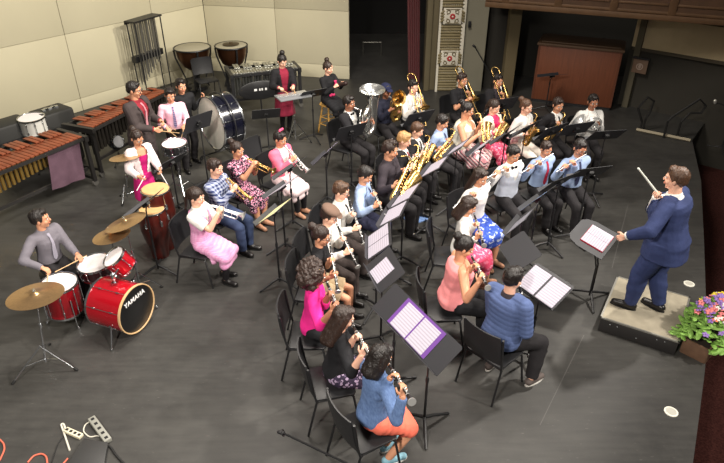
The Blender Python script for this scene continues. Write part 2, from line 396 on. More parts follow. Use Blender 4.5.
    if kind == 'pants':
        mb = MB(); torso(mb, -.20, .14 if tuck else .2, .013)
        for hj, kn, an, sg in legs.values():
            a2 = an + (kn - an) * .04; mb.capsule(hj, kn, .058 * h * b + .012, .040 * h * b + .014, 16); mb.capsule(kn, kn + (an - kn) * .1, .04 * h * b + .014, .04 * h * b + .012, 14); mb.tube([kn, kn + (a2 - kn) * .5, a2 + np.array([0, 0, -.012])], [.04 * h * b + .013, .037 * h * b + .013, .034 * h + .008], 16)
        cloth_part('trousers', mb, bm_, amp=.006)
    elif kind in ('skirt', 'shorts'):
        mb = MB(); torso(mb, -.18, .22 if tuck else .0, .013); ln = bottom[2] if len(bottom) > 2 else 1.0
        if kind == 'shorts':
            for hj, kn, an, sg in legs.values(): mb.tube([hj, hj + (kn - hj) * .78], [.06 * h * b + .014, .052 * h + .016], 16)
        elif sit:
            (a1, k1, n1, _), (a2, k2, n2, _) = legs['R'], legs['L']
            for q in np.linspace(0, .98 * min(ln, 1.0), 6):
                p1, p2 = a1 + (k1 - a1) * q, a2 + (k2 - a2) * q; r = (.06 - .013 * q) * h * b + .016
                mb.capsule(p1 + xr * .012 * (1 + q), p2 - xr * .012 * (1 + q), r, r, 14)
            if ln >= .95:
                for e in (.0, .5, 1.0):
                    dz = np.array([0, -.02, -.09 * e * ln]); r = .05 * h * b
                    mb.capsule(k1 + xr * .02 + dz, k2 - xr * .02 + dz, r, r, 14)
                    if ln > 1: mb.capsule((a1 + k1) / 2 + xr * .04 + np.array([0, 0, -.10 * e]), (a2 + k2) / 2 - xr * .04 + np.array([0, 0, -.10 * e]), r, r, 14)
        else:
            c0 = P(.1); hem = np.array([0, .0, zh - .27 * h * ln])
            mb.loft([ring(c0 + (hem - c0) * q, xr, np.array([0, 1., 0]), (.1 + .045 * q) * h * b + .012, (.078 + .045 * q) * h * b + .012, 24) for q in np.linspace(0, 1, 6)])
        cloth_part('skirt' if kind == 'skirt' else 'shorts', mb, bm_, amp=.009, fr=(13, 13, 5))
    sc_ = shoes if shoes is not None else LEATHER
    for hj, kn, an, sg in legs.values():
        fd = nz(np.array([sg * .16, 1, 0])); g = an.copy(); g[2] = an[2] - .046 * h
        mb = MB(); mb.capsule(g + np.array([0, 0, .028 * h]) - fd * .018 * h, g + fd * .095 * h + np.array([0, 0, .019 * h]), .026 * h, .0215 * h, 12)
        mb.capsule(g + np.array([0, 0, .034 * h]), g + fd * .03 * h + np.array([0, 0, .036 * h]), .026 * h, .02 * h, 12)
        V, F = fuse(mb, .008, 2); V[:, 2] = np.maximum(V[:, 2], g[2] + .008); q = MB(); q.add(V, F); so = q.build('shoe', sc_, root, angle=60)
        mb = MB(); x_, y_ = np.array([fd[1], -fd[0], 0]), fd
        a = np.linspace(0, 2 * math.pi, 20, endpoint=False); c = g + fd * .038 * h
        rr = lambda z: c + np.cos(a)[:, None] * x_ * .0255 * h + np.sin(a)[:, None] * y_ * (.082 * h) + np.array([0, 0, z])
        mb.loft([rr(0), rr(.011)]); mb.build('sole', mat('sole_white', (215, 212, 205), .6) if shoes is not None and shoes.name.startswith('sneaker') else RUBBER, so)
        if socks is not None:
            mb = MB(); mb.tube([an + (kn - an) * .03, an + (kn - an) * socks[1]], [.026 * h, .036 * h * min(1, .55 + socks[1])], 14); mb.build('sock', socks[0], root)
    # ----- tops
    if top is not None:
        mb = MB(); torso(mb, .04 if tuck else -.16, .985, .014)
        if sleeve == 'long': sleeves(mb, .012, 1.0)
        elif sleeve == 'half': sleeves(mb, .014, .38)
        elif sleeve == 'elbow': sleeves(mb, .014, .72)
        if sleeve != 'none': mb.tube([P(.97) - f * .008 * h, P(1.07) - f * .004 * h], [.052 * h, .044 * h], 16)
        cut = None
        if sleeve == 'none':
            def cut(V): r_ = V - hip; q_ = r_ @ t / T; return (q_ > .8) & (np.abs(V[:, 0]) < .06 * h) & ((r_ @ f) > -.02)
        cloth_part('shirt' if sleeve != 'none' else 'tank_top', mb, top, amp=.005, cut=cut)
    if vest is not None or outer is not None:
        vm = vest if vest is not None else outer[1]; mb = MB()
        torso(mb, -.12 if outer and outer[0] != 'shrug' else .02, .985, .026)
        if outer and outer[0] == 'jacket' and not sit:
            c0 = P(.1); hem = c0 * np.array([1, 0, 0]) + np.array([0, P(-.30)[1] * .5, P(-.30)[2]]); mb.loft([ring(c0 + (hem - c0) * q, xr, np.array([0, 1., 0]), (.1 + .006 * q) * h * b + .026, (.078 * (1 + (b - 1) * 1.2) + .012 * q) * h + .026, 24) for q in np.linspace(0, 1, 5)])
        if outer: sleeves(mb, .024, outer[2] if len(outer) > 2 else .97)
        mb2 = cloth_part_cut = None; q0 = .30 if (outer and outer[0] == 'jacket') else (.62 if vest is not None else (-.3 if outer[0] in ('cardigan', 'shrug') else .9)); wmax = .062 if outer and outer[0] != 'puffer' else .05
        def cut(V):
            r_ = V - hip; q_ = r_ @ t / T; wl = np.interp(q_, [q0, .95, 1.1], [.012, wmax, .045]) * h; return (q_ > q0) & (np.abs(V[:, 0]) < wl) & ((r_ @ f) > .0)
        if outer and outer[0] == 'puffer':
            V, F = fuse(mb, .010, 3); V = V + vnormals(V, F) * (.0055 * np.sqrt(np.abs(np.sin((V @ t) * 58 + .6 * np.sin(V[:, 0] * 9 + V[:, 1] * 5)))))[:, None]; q = MB(); q.add(V, F); q.build('jacket', vm, root, angle=180)
        else: cloth_part('vest' if vest is not None else ('cardigan' if outer[0] in ('cardigan', 'shrug') else 'jacket'), mb, vm, amp=.005, cut=cut, vox=.0105)
        if outer and outer[0] == 'jacket':
            for sg in (1, -1):
                mb = MB(); pts = [P(1.0) + xr * sg * .045 * h + f * .01 * h] + [S.front(q) + xr * sg * (.018 + .05 * (q - .3) / .6) * h + f * (.030 if q < .85 else .022) for q in (.9, .7, .5, .33)]
                for i in range(len(pts) - 1): mb.capsule(pts[i], pts[i + 1], .010 if i else .008, .012 - .002 * i, 6)
                mb.build('lapel', vm, root, angle=180)
    off = .019 if vest is None else .021
    if tie is not None:
        mb = MB(); qs = [.985, .955, .9, .75, .5, .28, .2]; ws = [.014, .017, .011, .016, .024, .028, .004]
        if vest is not None: qs, ws = qs[:4], ws[:4]
        rings = [np.array([S.front(q) + f * (o2) + xr * a * w_ for a, o2 in ((-1, off), (1, off), (1, off + .008), (-1, off + .008))]) for q, w_ in zip(qs, ws)]
        mb.loft(rings); mb.build('tie', tie, root)
    if bow is not None:
        mb = MB(); c = S.front(.985) + f * (off + .006) + np.array([0, 0, .0])
        for sg in (1, -1): mb.loft([np.array([c + xr * sg * d + t * a + f * e for a, e in ((-w_, -.006), (w_, -.006), (w_, .008), (-w_, .008))]) for d, w_ in ((.004, .008), (.03, .022), (.05, .02))])
        mb.build('bow_tie', bow, root)
    if bottom[0] == 'pants' and tuck and outer is None and top is not None:
        mb = MB(); rg = []
        for q in (.05, .12):
            w_, d_, s_ = (np.interp(q, [r[0] for r in TAB], [r[i] for r in TAB]) for i in (1, 2, 3)); rg.append(ring(P(q) + f * s_ * h, xr, f, w_ * h * b + .022, d_ * (1 + (b - 1) * 1.2) * h + .022, 28))
        mb.loft(rg); mb.build('belt', LEATHER, root)
    if corsage:
        mb = MB(); c = S.front(.72) + f * .03 - xr * .06
        for i in range(8): mb.ell(c + np.array([random.uniform(-.03, .03), random.uniform(0, .015), random.uniform(-.04, .04)]), (.022, .014, .022))
        c = S.front(.2) + f * .03
        for i in range(6): mb.ell(c + np.array([(i - 2.5) * .022, 0, random.uniform(-.012, .012)]), (.02, .016, .026))
        mb.build('flower_trim', cloth((206, 60, 110)), root)
    # ----- hair
    mb = MB(); st = hair[0]; E = lambda c, r, n=14: mb.ell(H(*c), tuple(q * hs for q in r), RH, n, 9)
    if st != 'none':
        E((0, -.020, .042), (.085, .099, .087)); E((0, -.058, .0), (.070, .052, .062))
        for sg in (1, -1): E((sg * .066, -.018, .016), (.018, .05, .045))
    if st == 'short': E((0, .035, .096), (.055, .04, .03))
    if st == 'spike':
        for i in range(10): E((random.uniform(-.055, .055), random.uniform(-.05, .06), .118), (.02, .02, .026), 8)
    if st in ('bun', 'topbun'):
        E((0, -.122, .085) if st == 'bun' else (0, -.055, .152), (.048, .048, .045))
    if st == 'pony':
        for i in range(7): E((.0 + .008 * math.sin(i), -.105 - .012 * math.sin(i * .5), .045 - .042 * i), (.030 - .0022 * i, .028 - .0022 * i, .034))
    if st in ('long', 'side', 'bob'):
        n_ = {'long': 7, 'side': 5, 'bob': 4}[st]
        for i in range(n_ * 2):
            E((0, -.055 - .002 * i, .02 - .021 * i), (.082 - .001 * i, .05, .05))
            for sg in (1, -1): E((sg * .074, -.012 - .003 * i, .02 - .02 * i), (.022, .042, .045))
        E((0, .04, .098), (.06, .04, .025))
    amp, fq = .006, (48, 48, 7)
    if st == 'curly':
        E((0, -.055, .02), (.145, .125, .135), 20)
        for i in range(46):
            d = nz(np.array([random.uniform(-1, 1), random.uniform(-1, .35), random.uniform(-1.1, .9)])); E((d[0] * .14, -.05 + d[1] * .12, .01 + d[2] * .14), (.036,) * 3, 8)
        amp, fq = .016, (45, 45, 45)
    if st != 'none':
        V, F = fuse(mb, .0075, 2); V = rough_up(V, F, amp, fq); q = MB(); q.add(V, F); q.build('hair', hm, root, angle=180)
    if cap == 'flat':
        mb = MB(); mb.ell(H(0, -.005, .088), (.100 * hs, .118 * hs, .05 * hs), RH @ Rx(-.12), 18, 10); mb.ell(H(0, .10, .066), (.07 * hs, .05 * hs, .012 * hs), RH @ Rx(-.3), 14, 6)
        V, F = fuse(mb, .008, 2); q = MB(); q.add(V, F); q.build('flat_cap', cloth((112, 90, 78)), root, angle=180)
    if cap == 'beanie':
        mb = MB(); mb.ell(H(0, -.014, .062), (.092 * hs, .107 * hs, .078 * hs), RH, 18, 10); mb.ell(H(0, .11, .055), (.06 * hs, .05 * hs, .009 * hs), RH @ Rx(-.25), 14, 6); mb.build('baseball_cap', cloth((30, 34, 62)), root, angle=180)
    if cap == 'bow':
        mb = MB()
        for sg in (1, -1): mb.ell(H(sg * .026, -.02, .15), (.03 * hs, .018 * hs, .024 * hs), RH @ Ry(sg * .5))
        mb.ell(H(0, -.02, .148), (.013 * hs,) * 3); mb.build('hair_bow', cloth((232, 90, 130)), root, angle=180)
    if glasses:
        mb = MB()
        for sg in (1, -1):
            mb.torus(H(sg * .033, .100, .006), .024 * hs, .0026 * hs, 18, 6, RH @ Rx(math.pi / 2)); mb.tube([H(sg * .056, .098, .012), H(sg * .080, .05, .012), H(sg * .082, -.02, .008)], .0026 * hs, 6)
        mb.tube([H(-.01, .102, .010), H(.01, .102, .010)], .0026 * hs, 6); mb.build('glasses', BLACKM, root)
    S.root = root; PEOPLE[key] = S
    if sit and chair: chair_at(O - RW @ np.array([0, cback, 0]), RW, 'black stacking chair under the ' + name_desc)
    return S
# ------------------------------------------------------------------ chairs
_chair = {}
def chair_at(O, RW, label):
    if not _chair:
        mb = MB(); a = [(-.215, -.17), (.215, -.17), (.225, .185), (.19, .21), (-.19, .21), (-.225, .185)]; mb.prism(a, .412, .434); _chair['seat'] = mb.mesh('seat', CHAIRP, bevel=.009)
        mb = MB(); n = 13; F_, B_ = [], []
        for z in np.linspace(.50, .86, 9):
            hwid = .225 - .02 * max(0, (z - .78) / .08) ** 2; y0 = -.19 - .15 * (z - .45)
            row = []
            for i in range(n):
                s_ = -1 + 2 * i / (n - 1); row.append((s_ * hwid, y0 - .035 * (1 - s_ * s_) + .01 * ((z - .68) / .18) ** 2, z))
            F_.append(row)
        V = [p for r in F_ for p in r] + [(p[0], p[1] - .014, p[2]) for r in F_ for p in r]; m = len(F_); o = m * n; fc = []
        for j in range(m - 1):
            for i in range(n - 1):
                q = j * n + i; fc += [(q, q + 1, q + n + 1, q + n), (o + q, o + q + n, o + q + n + 1, o + q + 1)]
        for i in range(n - 1): fc += [(i, o + i, o + i + 1, i + 1), ((m - 1) * n + i, (m - 1) * n + i + 1, o + (m - 1) * n + i + 1, o + (m - 1) * n + i)]
        for j in range(m - 1): fc += [(j * n, (j + 1) * n, o + (j + 1) * n, o + j * n), (j * n + n - 1, o + j * n + n - 1, o + (j + 1) * n + n - 1, (j + 1) * n + n - 1)]
        mb.add(V, fc); _chair['backrest'] = mb.mesh('backrest', CHAIRP, angle=50)
        for sg in (1, -1):
            mb = MB(); mb.tube([(sg * .20, .16, .408), (sg * .215, .18, .39), (sg * .235, .24, 0.0)], .0115, 10); _chair['front%d' % sg] = mb.mesh('leg', BLACKM)
            mb = MB(); mb.tube([(sg * .232, -.235, .84), (sg * .228, -.20, .55), (sg * .222, -.17, .41), (sg * .235, -.27, .0)], .0115, 10); _chair['rear%d' % sg] = mb.mesh('leg', BLACKM)
        mb = MB(); mb.tube([(-.2, .15, .402), (.2, .15, .402)], .009); mb.tube([(-.222, -.16, .402), (.222, -.16, .402)], .009)
        for sg in (1, -1): mb.tube([(sg * .21, -.17, .402), (sg * .2, .16, .402)], .009)
        _chair['frame'] = mb.mesh('frame', BLACKM)
        mb = MB()
        for sg in (1, -1):
            for y in (.26, -.27): mb.cyl((sg * .235, y, 0), (sg * .235, y, .018), .014, .013, 10)
        _chair['foot_caps'] = mb.mesh('foot_cap', RUBBER)
    r = thing('music_chair', label, 'chair', (O[0], O[1], 0), RW, 'black music chairs')
    for k in ('seat', 'backrest', 'front1', 'front-1', 'rear1', 'rear-1', 'frame'):
        link('leg' if k[0] in 'f' and k[1:3] == 'ro' or k.startswith('rear') else k, _chair[k], r)
    for c in list(r.children):
        pass
    return r
# ------------------------------------------------------------------ wind instruments: local +Y runs from the mouthpiece along the instrument
_inst = {}
def keys_along(mb, pts, n, off, rad, up=(0, 0, 1)):
    P = np.asarray(pts, float)
    for i in range(n):
        q = i / max(n - 1, 1) * (len(P) - 1); a = int(min(q, len(P) - 2)); p = P[a] + (P[a + 1] - P[a]) * (q - a)
        u = np.asarray(up, float); mb.cyl(p + u * off, p + u * (off + .006), rad, rad, 10)
def inst_meshes(kind):
    if kind in _inst: return _inst[kind]
    out = []
    def put(name, mb, m, parent=None, **kw): out.append((name, mb.mesh(name, m, **kw), parent))
    if kind in ('trumpet', 'silver_trumpet'):
        M = BRASS if kind == 'trumpet' else SILVER
        mb = MB(); mb.tube([(0, .07, 0), (0, .40, 0)], .0068); mb.tube(arc((0, .40, -.032), .032, math.pi / 2, -math.pi / 2, 10, (0, 1, 0), (0, 0, 1)), .0072); mb.tube([(0, .40, -.064), (0, .25, -.064)], .0072)
        mb.tube([(-.0, .19, -.064), (-.022, .16, -.066), (-.03, .10, -.064)], .0066); mb.tube(arc((-.03, .10, -.032), .032, -math.pi / 2, -math.pi * 1.5, 10, (0, 1, 0), (0, 0, 1)), .0068)
        mb.tube([(.012, .36, -.005), (.0, .36, -.06)], .004); mb.tube([(-.03, .30, 0), (0, .30, 0)], .004); mb.tube([(-.03, .15, 0), (0, .15, 0)], .004); put('tubing', mb, M)
        mb = MB(); mb.tube([(-.03, .10, 0), (-.03, .25, 0), (-.03, .36, 0), (-.03, .43, 0), (-.03, .465, 0), (-.03, .485, 0), (-.03, .497, 0), (-.03, .50, 0)], [.007, .009, .013, .0185, .027, .038, .055, .061], 24, cap=False); put('bell', mb, M)
        mb = MB(); mb.tube([(0, -.002, 0), (0, .006, 0), (0, .02, 0), (0, .075, 0)], [.0135, .013, .008, .005], 14); put('mouthpiece', mb, SILVER)
        for y in (.19, .22, .25):
            mb = MB(); mb.cyl((0, y, -.115), (0, y, .012), .0125, .0125, 14); mb.cyl((0, y, .012), (0, y, .04), .004, n=8); mb.cyl((0, y, .04), (0, y, .044), .009, n=12); put('valve', mb, M)
        g = dict(R=(.02, .225, .02), L=(-.012, .215, -.05)); nr = dict(R=(-.4, 0, -.9), L=(1, 0, 0))
    elif kind == 'clarinet':
        mb = MB(); mb.tube([(0, .09, 0), (0, .12, 0), (0, .15, 0), (0, .52, 0), (0, .57, 0), (0, .615, 0), (0, .635, 0)], [.0135, .0145, .0135, .0135, .016, .026, .032], 14); put('body', mb, EBONY)
        mb = MB(); mb.tube([(0, 0, .002), (0, .03, 0), (0, .09, 0)], [.006, .0115, .0125], 12); put('mouthpiece', mb, RUBBER)
        mb = MB()
        for y in (.15, .335, .355, .535, .633): mb.tube([(0, y - .004, 0), (0, y + .004, 0)], .0335 if y > .6 else .0165, 14)
        for i in range(9): mb.cyl((0, .18 + i * .038, .012), (0, .18 + i * .038, .019), .0085, n=10)
        mb.tube([(.014, .17, .006), (.014, .52, .006)], .003, 6); mb.tube([(-.014, .2, .006), (-.014, .50, .006)], .003, 6)
        for y in (.47, .49, .51): mb.box((.016, y, .008), (.016, .012, .006))
        mb.torus((0, .04, 0), .0128, .0025, 14, 6, Rx(math.pi / 2)); put('keywork', mb, SILVER)
        g = dict(L=(0, .225, 0), R=(0, .415, 0)); nr = {}
    elif kind == 'flute':
        mb = MB(); mb.tube([(0, -.09, 0), (0, .56, 0)], .0100, 14); mb.tube([(0, .12, 0), (0, .14, 0)], .012, 14); mb.tube([(0, .47, 0), (0, .49, 0)], .0118, 14); mb.cyl((0, -.094, 0), (0, -.09, 0), .011, n=14); put('body', mb, SILVER)
        mb = MB(); mb.ell((0, 0, .006), (.013, .02, .006)); put('lip_plate', mb, SILVER)
        mb = MB(); keys_along(mb, [(0, .16, 0), (0, .53, 0)], 14, .009, .0075); mb.tube([(.011, .16, .005), (.011, .52, .005)], .0028, 6); put('keywork', mb, CHROME)
        g = dict(L=(0, .20, 0), R=(0, .36, 0)); nr = {}
    elif kind == 'trombone':
        mb = MB()
        for x in (0, .075): mb.tube([(x, .08 if x == 0 else .12, 0), (x, .62, 0)], .0075, 10)
        mb.tube(arc((.0375, .62, 0), .0375, math.pi, 0, 10), .0075, 10); mb.tube([(0, .22, 0), (.075, .22, 0)], .005, 8); put('slide', mb, BRASS)
        mb = MB(); mb.tube([(.075, .12, 0), (.075, -.32, 0)], .008, 10); mb.tube(arc((.0, -.32, 0), .075, 0, -math.pi, 12), .010, 10)
        mb.tube([(-.075, -.32, 0), (-.075, -.05, 0), (-.075, .16, 0), (-.075, .24, 0), (-.075, .285, 0), (-.075, .305, 0), (-.075, .312, 0)], [.009, .013, .022, .034, .055, .078, .088], 24, cap=False); put('bell', mb, BRASS)
        mb = MB(); mb.tube([(-.075, -.1, 0), (.075, -.1, 0)], .005, 8); mb.tube([(-.075, .12, 0), (0, .12, 0)], .005, 8); put('brace', mb, BRASS)
        mb = MB(); mb.tube([(0, -.002, 0), (0, .01, 0), (0, .03, 0), (0, .085, 0)], [.017, .016, .009, .006], 14); put('mouthpiece', mb, SILVER)
        g = dict(L=(-.01, .12, -.02), R=(.03, .26, 0)); nr = {}
    elif kind in ('alto_sax', 'tenor_sax', 'bari_sax'):
        q = {'alto_sax': .80, 'tenor_sax': .95, 'bari_sax': 1.25}[kind]; s = q
        p0 = [(0, .0, .0), (0, -.015, .05)]
        mb = MB(); mb.tube([(0, -.012, .04), (0, -.035 * s, .09 * s), (0, -.03 * s, .13 * s), (0, .0, .155 * s), (0, .05 * s, .16 * s)], [.008, .009, .0105, .012, .013 * s], 12); put('neck', mb, BRASS)
        if kind == 'bari_sax':
            mb2 = MB(); mb2.tube([(0, .05 * s, .16 * s), (0, -.02, .27), (.04, -.05, .29), (.06, .02, .27), (.05, .08, .25)], .014, 10); out.append(('top_loop', mb2.mesh('top_loop', BRASS), None))
        mb = MB(); mb.tube([(0, .05 * s, .16 * s), (0, .30 * s, .15 * s), (0, .56 * s, .14 * s)], [.013 * s, .022 * s, .032 * s], 18)
        mb.tube(arc((0, .56 * s, .19 * s), .05 * s, -math.pi / 2, math.pi / 2, 10, (0, 1, 0), (0, 0, 1)), [.032 * s, .038 * s], 18); put('body', mb, BRASS)
        mb = MB(); mb.tube([(0, .56 * s, .24 * s), (.01, .42 * s, .25 * s), (.015, .34 * s, .26 * s), (.02, .27 * s, .28 * s), (.02, .235 * s, .295 * s), (.02, .225 * s, .30 * s)], [.038 * s, .046 * s, .052 * s, .062 * s, .074 * s, .078 * s], 24, cap=False); put('bell', mb, BRASS)
        mb = MB(); mb.tube([(0, 0, 0), (0, -.004, .03), (0, -.012, .055)], [.007, .012, .011], 12); put('mouthpiece', mb, RUBBER)
        mb = MB()
        for i in range(10):
            y = (.10 + i * .045) * s; mb.cyl((.0, y, (.16 + .012 * 1.6) * s), (.0, y, (.16 + .026) * s + i * .0006), .013 * s + i * .0009, n=12)
        for sg in (1, -1): mb.tube([(sg * .022 * s, .1 * s, .165 * s), (sg * .032 * s, .52 * s, .16 * s)], .0032 * s, 6)
        for y in (.40, .46, .52): mb.cyl((.05 * s, y * s, .245 * s), (.066 * s, y * s, .245 * s), .022 * s, n=14)
        for y in (.42, .5): mb.cyl((-.03 * s, y * s, .15 * s), (-.046 * s, y * s, .15 * s), .018 * s, n=14)
        mb.tube([(.06 * s, .36 * s, .24 * s), (.06 * s, .56 * s, .24 * s)], .003 * s, 6); put('keywork', mb, BRASS)
        g = dict(L=(-.005, .17 * s, .155 * s), R=(.0, .38 * s, .145 * s)); nr = {}
    elif kind == 'tuba':
        mb = MB(); z = np.array([0, 0, 1.])
        mb.tube([(0, .12, .0), (.10, .16, -.06), (.12, .18, -.30), (.05, .18, -.40), (-.1, .18, -.40), (-.17, .18, -.3), (-.17, .18, -.05)], [.009, .012, .016, .02, .024, .028, .032], 12)
        mb.tube([(-.17, .18, -.05), (-.12, .20, .03), (-.04, .22, .03), (.05, .22, -.05), (.05, .22, -.33), (0, .22, -.45), (-.1, .22, -.48), (-.22, .22, -.44), (-.27, .2, -.34)], [.032, .034, .036, .04, .045, .05, .055, .06, .065], 14)
        for i in range(3): mb.tube([(.0 + .03 * i, .28, -.12), (.0 + .03 * i, .30, -.3), (.03 + .03 * i, .28, -.34), (.05 + .03 * i, .27, -.2)], .010, 8)
        mb.torus((.02, .25, -.25), .1, .012, 28, 8, Rx(math.pi / 2)); put('tubing', mb, TSILVER)
        mb = MB(); mb.tube([(-.27, .2, -.34), (-.28, .19, -.20), (-.28, .18, -.03), (-.28, .17, .12), (-.28, .165, .20), (-.28, .16, .245), (-.28, .16, .265)], [.065, .072, .085, .11, .15, .195, .215], 32, cap=False); put('bell', mb, TSILVER)
        mb = MB(); mb.tube([(0, 0, 0), (0, .012, 0), (0, .035, 0), (0, .125, 0)], [.018, .017, .009, .007], 14); put('mouthpiece', mb, TSILVER)
        for i in range(3):
            mb = MB(); mb.cyl((.03 * i, .25, -.32), (.03 * i, .25, -.12), .015, n=12); mb.cyl((.03 * i, .25, -.12), (.03 * i, .25, -.09), .005, n=8); mb.cyl((.03 * i, .25, -.09), (.03 * i, .25, -.085), .011, n=10); put('valve', mb, TSILVER)
        g = dict(R=(.05, .25, -.14), L=(-.2, .25, -.28)); nr = {}
    elif kind == 'euphonium':
        mb = MB(); mb.tube([(0, .1, 0), (.06, .14, -.03), (.08, .16, -.2), (.03, .16, -.3), (-.05, .16, -.3), (-.08, .16, -.2), (-.08, .17, .0)], [.007, .009, .011, .014, .016, .018, .02], 12)
        mb.tube([(-.08, .17, 0), (-.05, .19, .05), (.02, .2, .04), (.05, .2, -.05), (.05, .2, -.28), (0, .2, -.37), (-.08, .19, -.37), (-.12, .18, -.28)], [.02, .022, .025, .028, .032, .036, .04, .042], 14)
        mb.torus((0, .23, -.18), .07, .010, 24, 8, Rx(math.pi / 2)); put('tubing', mb, BRASS)
        mb = MB(); mb.tube([(-.12, .18, -.28), (-.11, .185, -.16), (-.08, .20, -.04), (-.04, .225, .04), (-.01, .26, .075), (0, .285, .088), (0, .292, .09)], [.042, .047, .055, .07, .095, .13, .142], 28, cap=False); put('bell', mb, BRASS)
        mb = MB(); mb.tube([(0, 0, 0), (0, .012, 0), (0, .03, 0), (0, .105, 0)], [.016, .015, .008, .006], 14); put('mouthpiece', mb, SILVER)
        for i in range(3):
            mb = MB(); mb.cyl((-.03 + .028 * i, .23, -.26), (-.03 + .028 * i, .23, -.1), .013, n=12); mb.cyl((-.03 + .028 * i, .23, -.1), (-.03 + .028 * i, .23, -.07), .005, n=8); put('valve', mb, BRASS)
        g = dict(R=(.06, .22, -.12), L=(-.08, .22, -.2)); nr = {}
    elif kind == 'french_horn':
        mb = MB(); cz = (.06, .25, -.12)
        for r_, y in ((.13, .25), (.112, .275), (.095, .235)): mb.torus((.06, y, -.12), r_, .0105, 36, 8, Rx(math.pi / 2))
        for i in range(4): mb.tube([(.02 + .03 * i, .27, -.21), (.02 + .03 * i, .275, -.05)], .009, 8)
        mb.tube([(0, .09, 0), (.0, .18, -.005), (.0, .25, -.02)], .007, 10); mb.torus((.05, .285, -.13), .055, .009, 24, 8, Rx(math.pi / 2)); put('tubing', mb, SILVER)
        mb = MB(); mb.tube([(-.05, .25, -.2), (.05, .25, -.25), (.14, .22, -.24), (.2, .14, -.22), (.225, .08, -.21), (.235, .05, -.205), (.24, .04, -.203)], [.02, .028, .042, .065, .1, .135, .15], 28, cap=False); put('bell', mb, SILVER)
        mb = MB(); mb.tube([(0, 0, 0), (0, .01, 0), (0, .03, 0), (0, .095, 0)], [.01, .0095, .006, .004], 12); put('mouthpiece', mb, SILVER)
        for i in range(3):
            mb = MB(); mb.cyl((-.0 + .035 * i, .235, -.12), (-.0 + .035 * i, .285, -.12), .018, n=14); put('valve', mb, SILVER)
        g = dict(L=(-.03, .24, -.12), R=(.14, .18, -.24)); nr = {}
    _inst[kind] = (out, g, nr); return _inst[kind]
INST_NAMES = {'silver_trumpet': 'trumpet', 'alto_sax': 'saxophone', 'tenor_sax': 'saxophone', 'bari_sax': 'baritone_saxophone'}
LEN = {'trumpet': .5, 'silver_trumpet': .5, 'clarinet': .635, 'flute': .56, 'trombone': .66, 'alto_sax': .50, 'tenor_sax': .59, 'bari_sax': .77}
def place_instrument(S, spec):
    kind = spec['kind']; out, g, nr = inst_meshes(kind); m = S.tw(S.mouth)
    if 'end' in spec:
        if kind.endswith('sax'):
            L = LEN[kind]; e = onray(*spec['end'], m, L, spec.get('far', False))
        else: e = onray(*spec['end'], m, LEN[kind], spec.get('far', False))
        d = nz(e - m)
    else: d = S.RW @ np.asarray(spec['dir'], float); d = nz(d)
    fw = S.RW @ np.array([0, 1., 0]); hint = spec.get('hint')
    if hint is not None: hint = S.RW @ np.asarray(hint, float)
    elif kind.endswith('sax'): hint = fw - d * (fw @ d)
    elif kind == 'clarinet': hint = fw + np.array([0, 0, .6])
    else: hint = np.array([0, 0, 1.])
    if kind.endswith('sax'):           # swing so that the bow, not the tube axis, reaches the pixel
        z = nz(hint - d * (hint @ d)); a = math.atan2(.19, .60); d, hint = nz(d * math.cos(a) - z * math.sin(a)), z
    y = nz(d); z = nz(hint - y * (hint @ y)); x = np.cross(y, z); R = np.stack([x, y, z], 1)
    t = thing(INST_NAMES.get(kind, kind), spec['label'], {'alto_sax': 'saxophone', 'tenor_sax': 'saxophone', 'bari_sax': 'saxophone', 'silver_trumpet': 'trumpet'}.get(kind, kind.replace('_', ' ')), m, R, spec.get('group'))
    for name, me, par in out: link(name, me, t)
    res = {'grips': {s_: R @ np.array(g[s_]) + m for s_ in 'RL'}, 'R': R, 'm': m}
    for s_ in 'RL':
        if s_ in nr: res['n' + s_] = R @ np.array(nr[s_], float)
    return res
def stick(S, side, name, label, cat, L, r, m, px=None, far=False, dirv=None, r2=None, back=.08):
    sh, el, wr, u, n, sg = S.arms[side]; k = S.h / 1.7; c = S.tw(wr + u * .085 * k + n * .02 * k)
    d = nz(onray(px[0], px[1], c, L - back, far) - c) if px else nz(S.RW @ np.asarray(dirv, float))
    x, y, z = frame_from(d); R = np.stack([x, y, z], 1); mb = MB(); r2 = r if r2 is None else r2
    mb.tube([(0, 0, -back), (0, 0, 0), (0, 0, L - back - .03), (0, 0, L - back - .012), (0, 0, L - back)], [r, r, r2 * .7, r2, r2 * .6], 10)
    o = mb.build(name, m); o.location = c; o.rotation_euler = Matrix(R.tolist()).to_euler(); return tag(o, label, cat, 'drumsticks in use' if name == 'drumstick' else None)
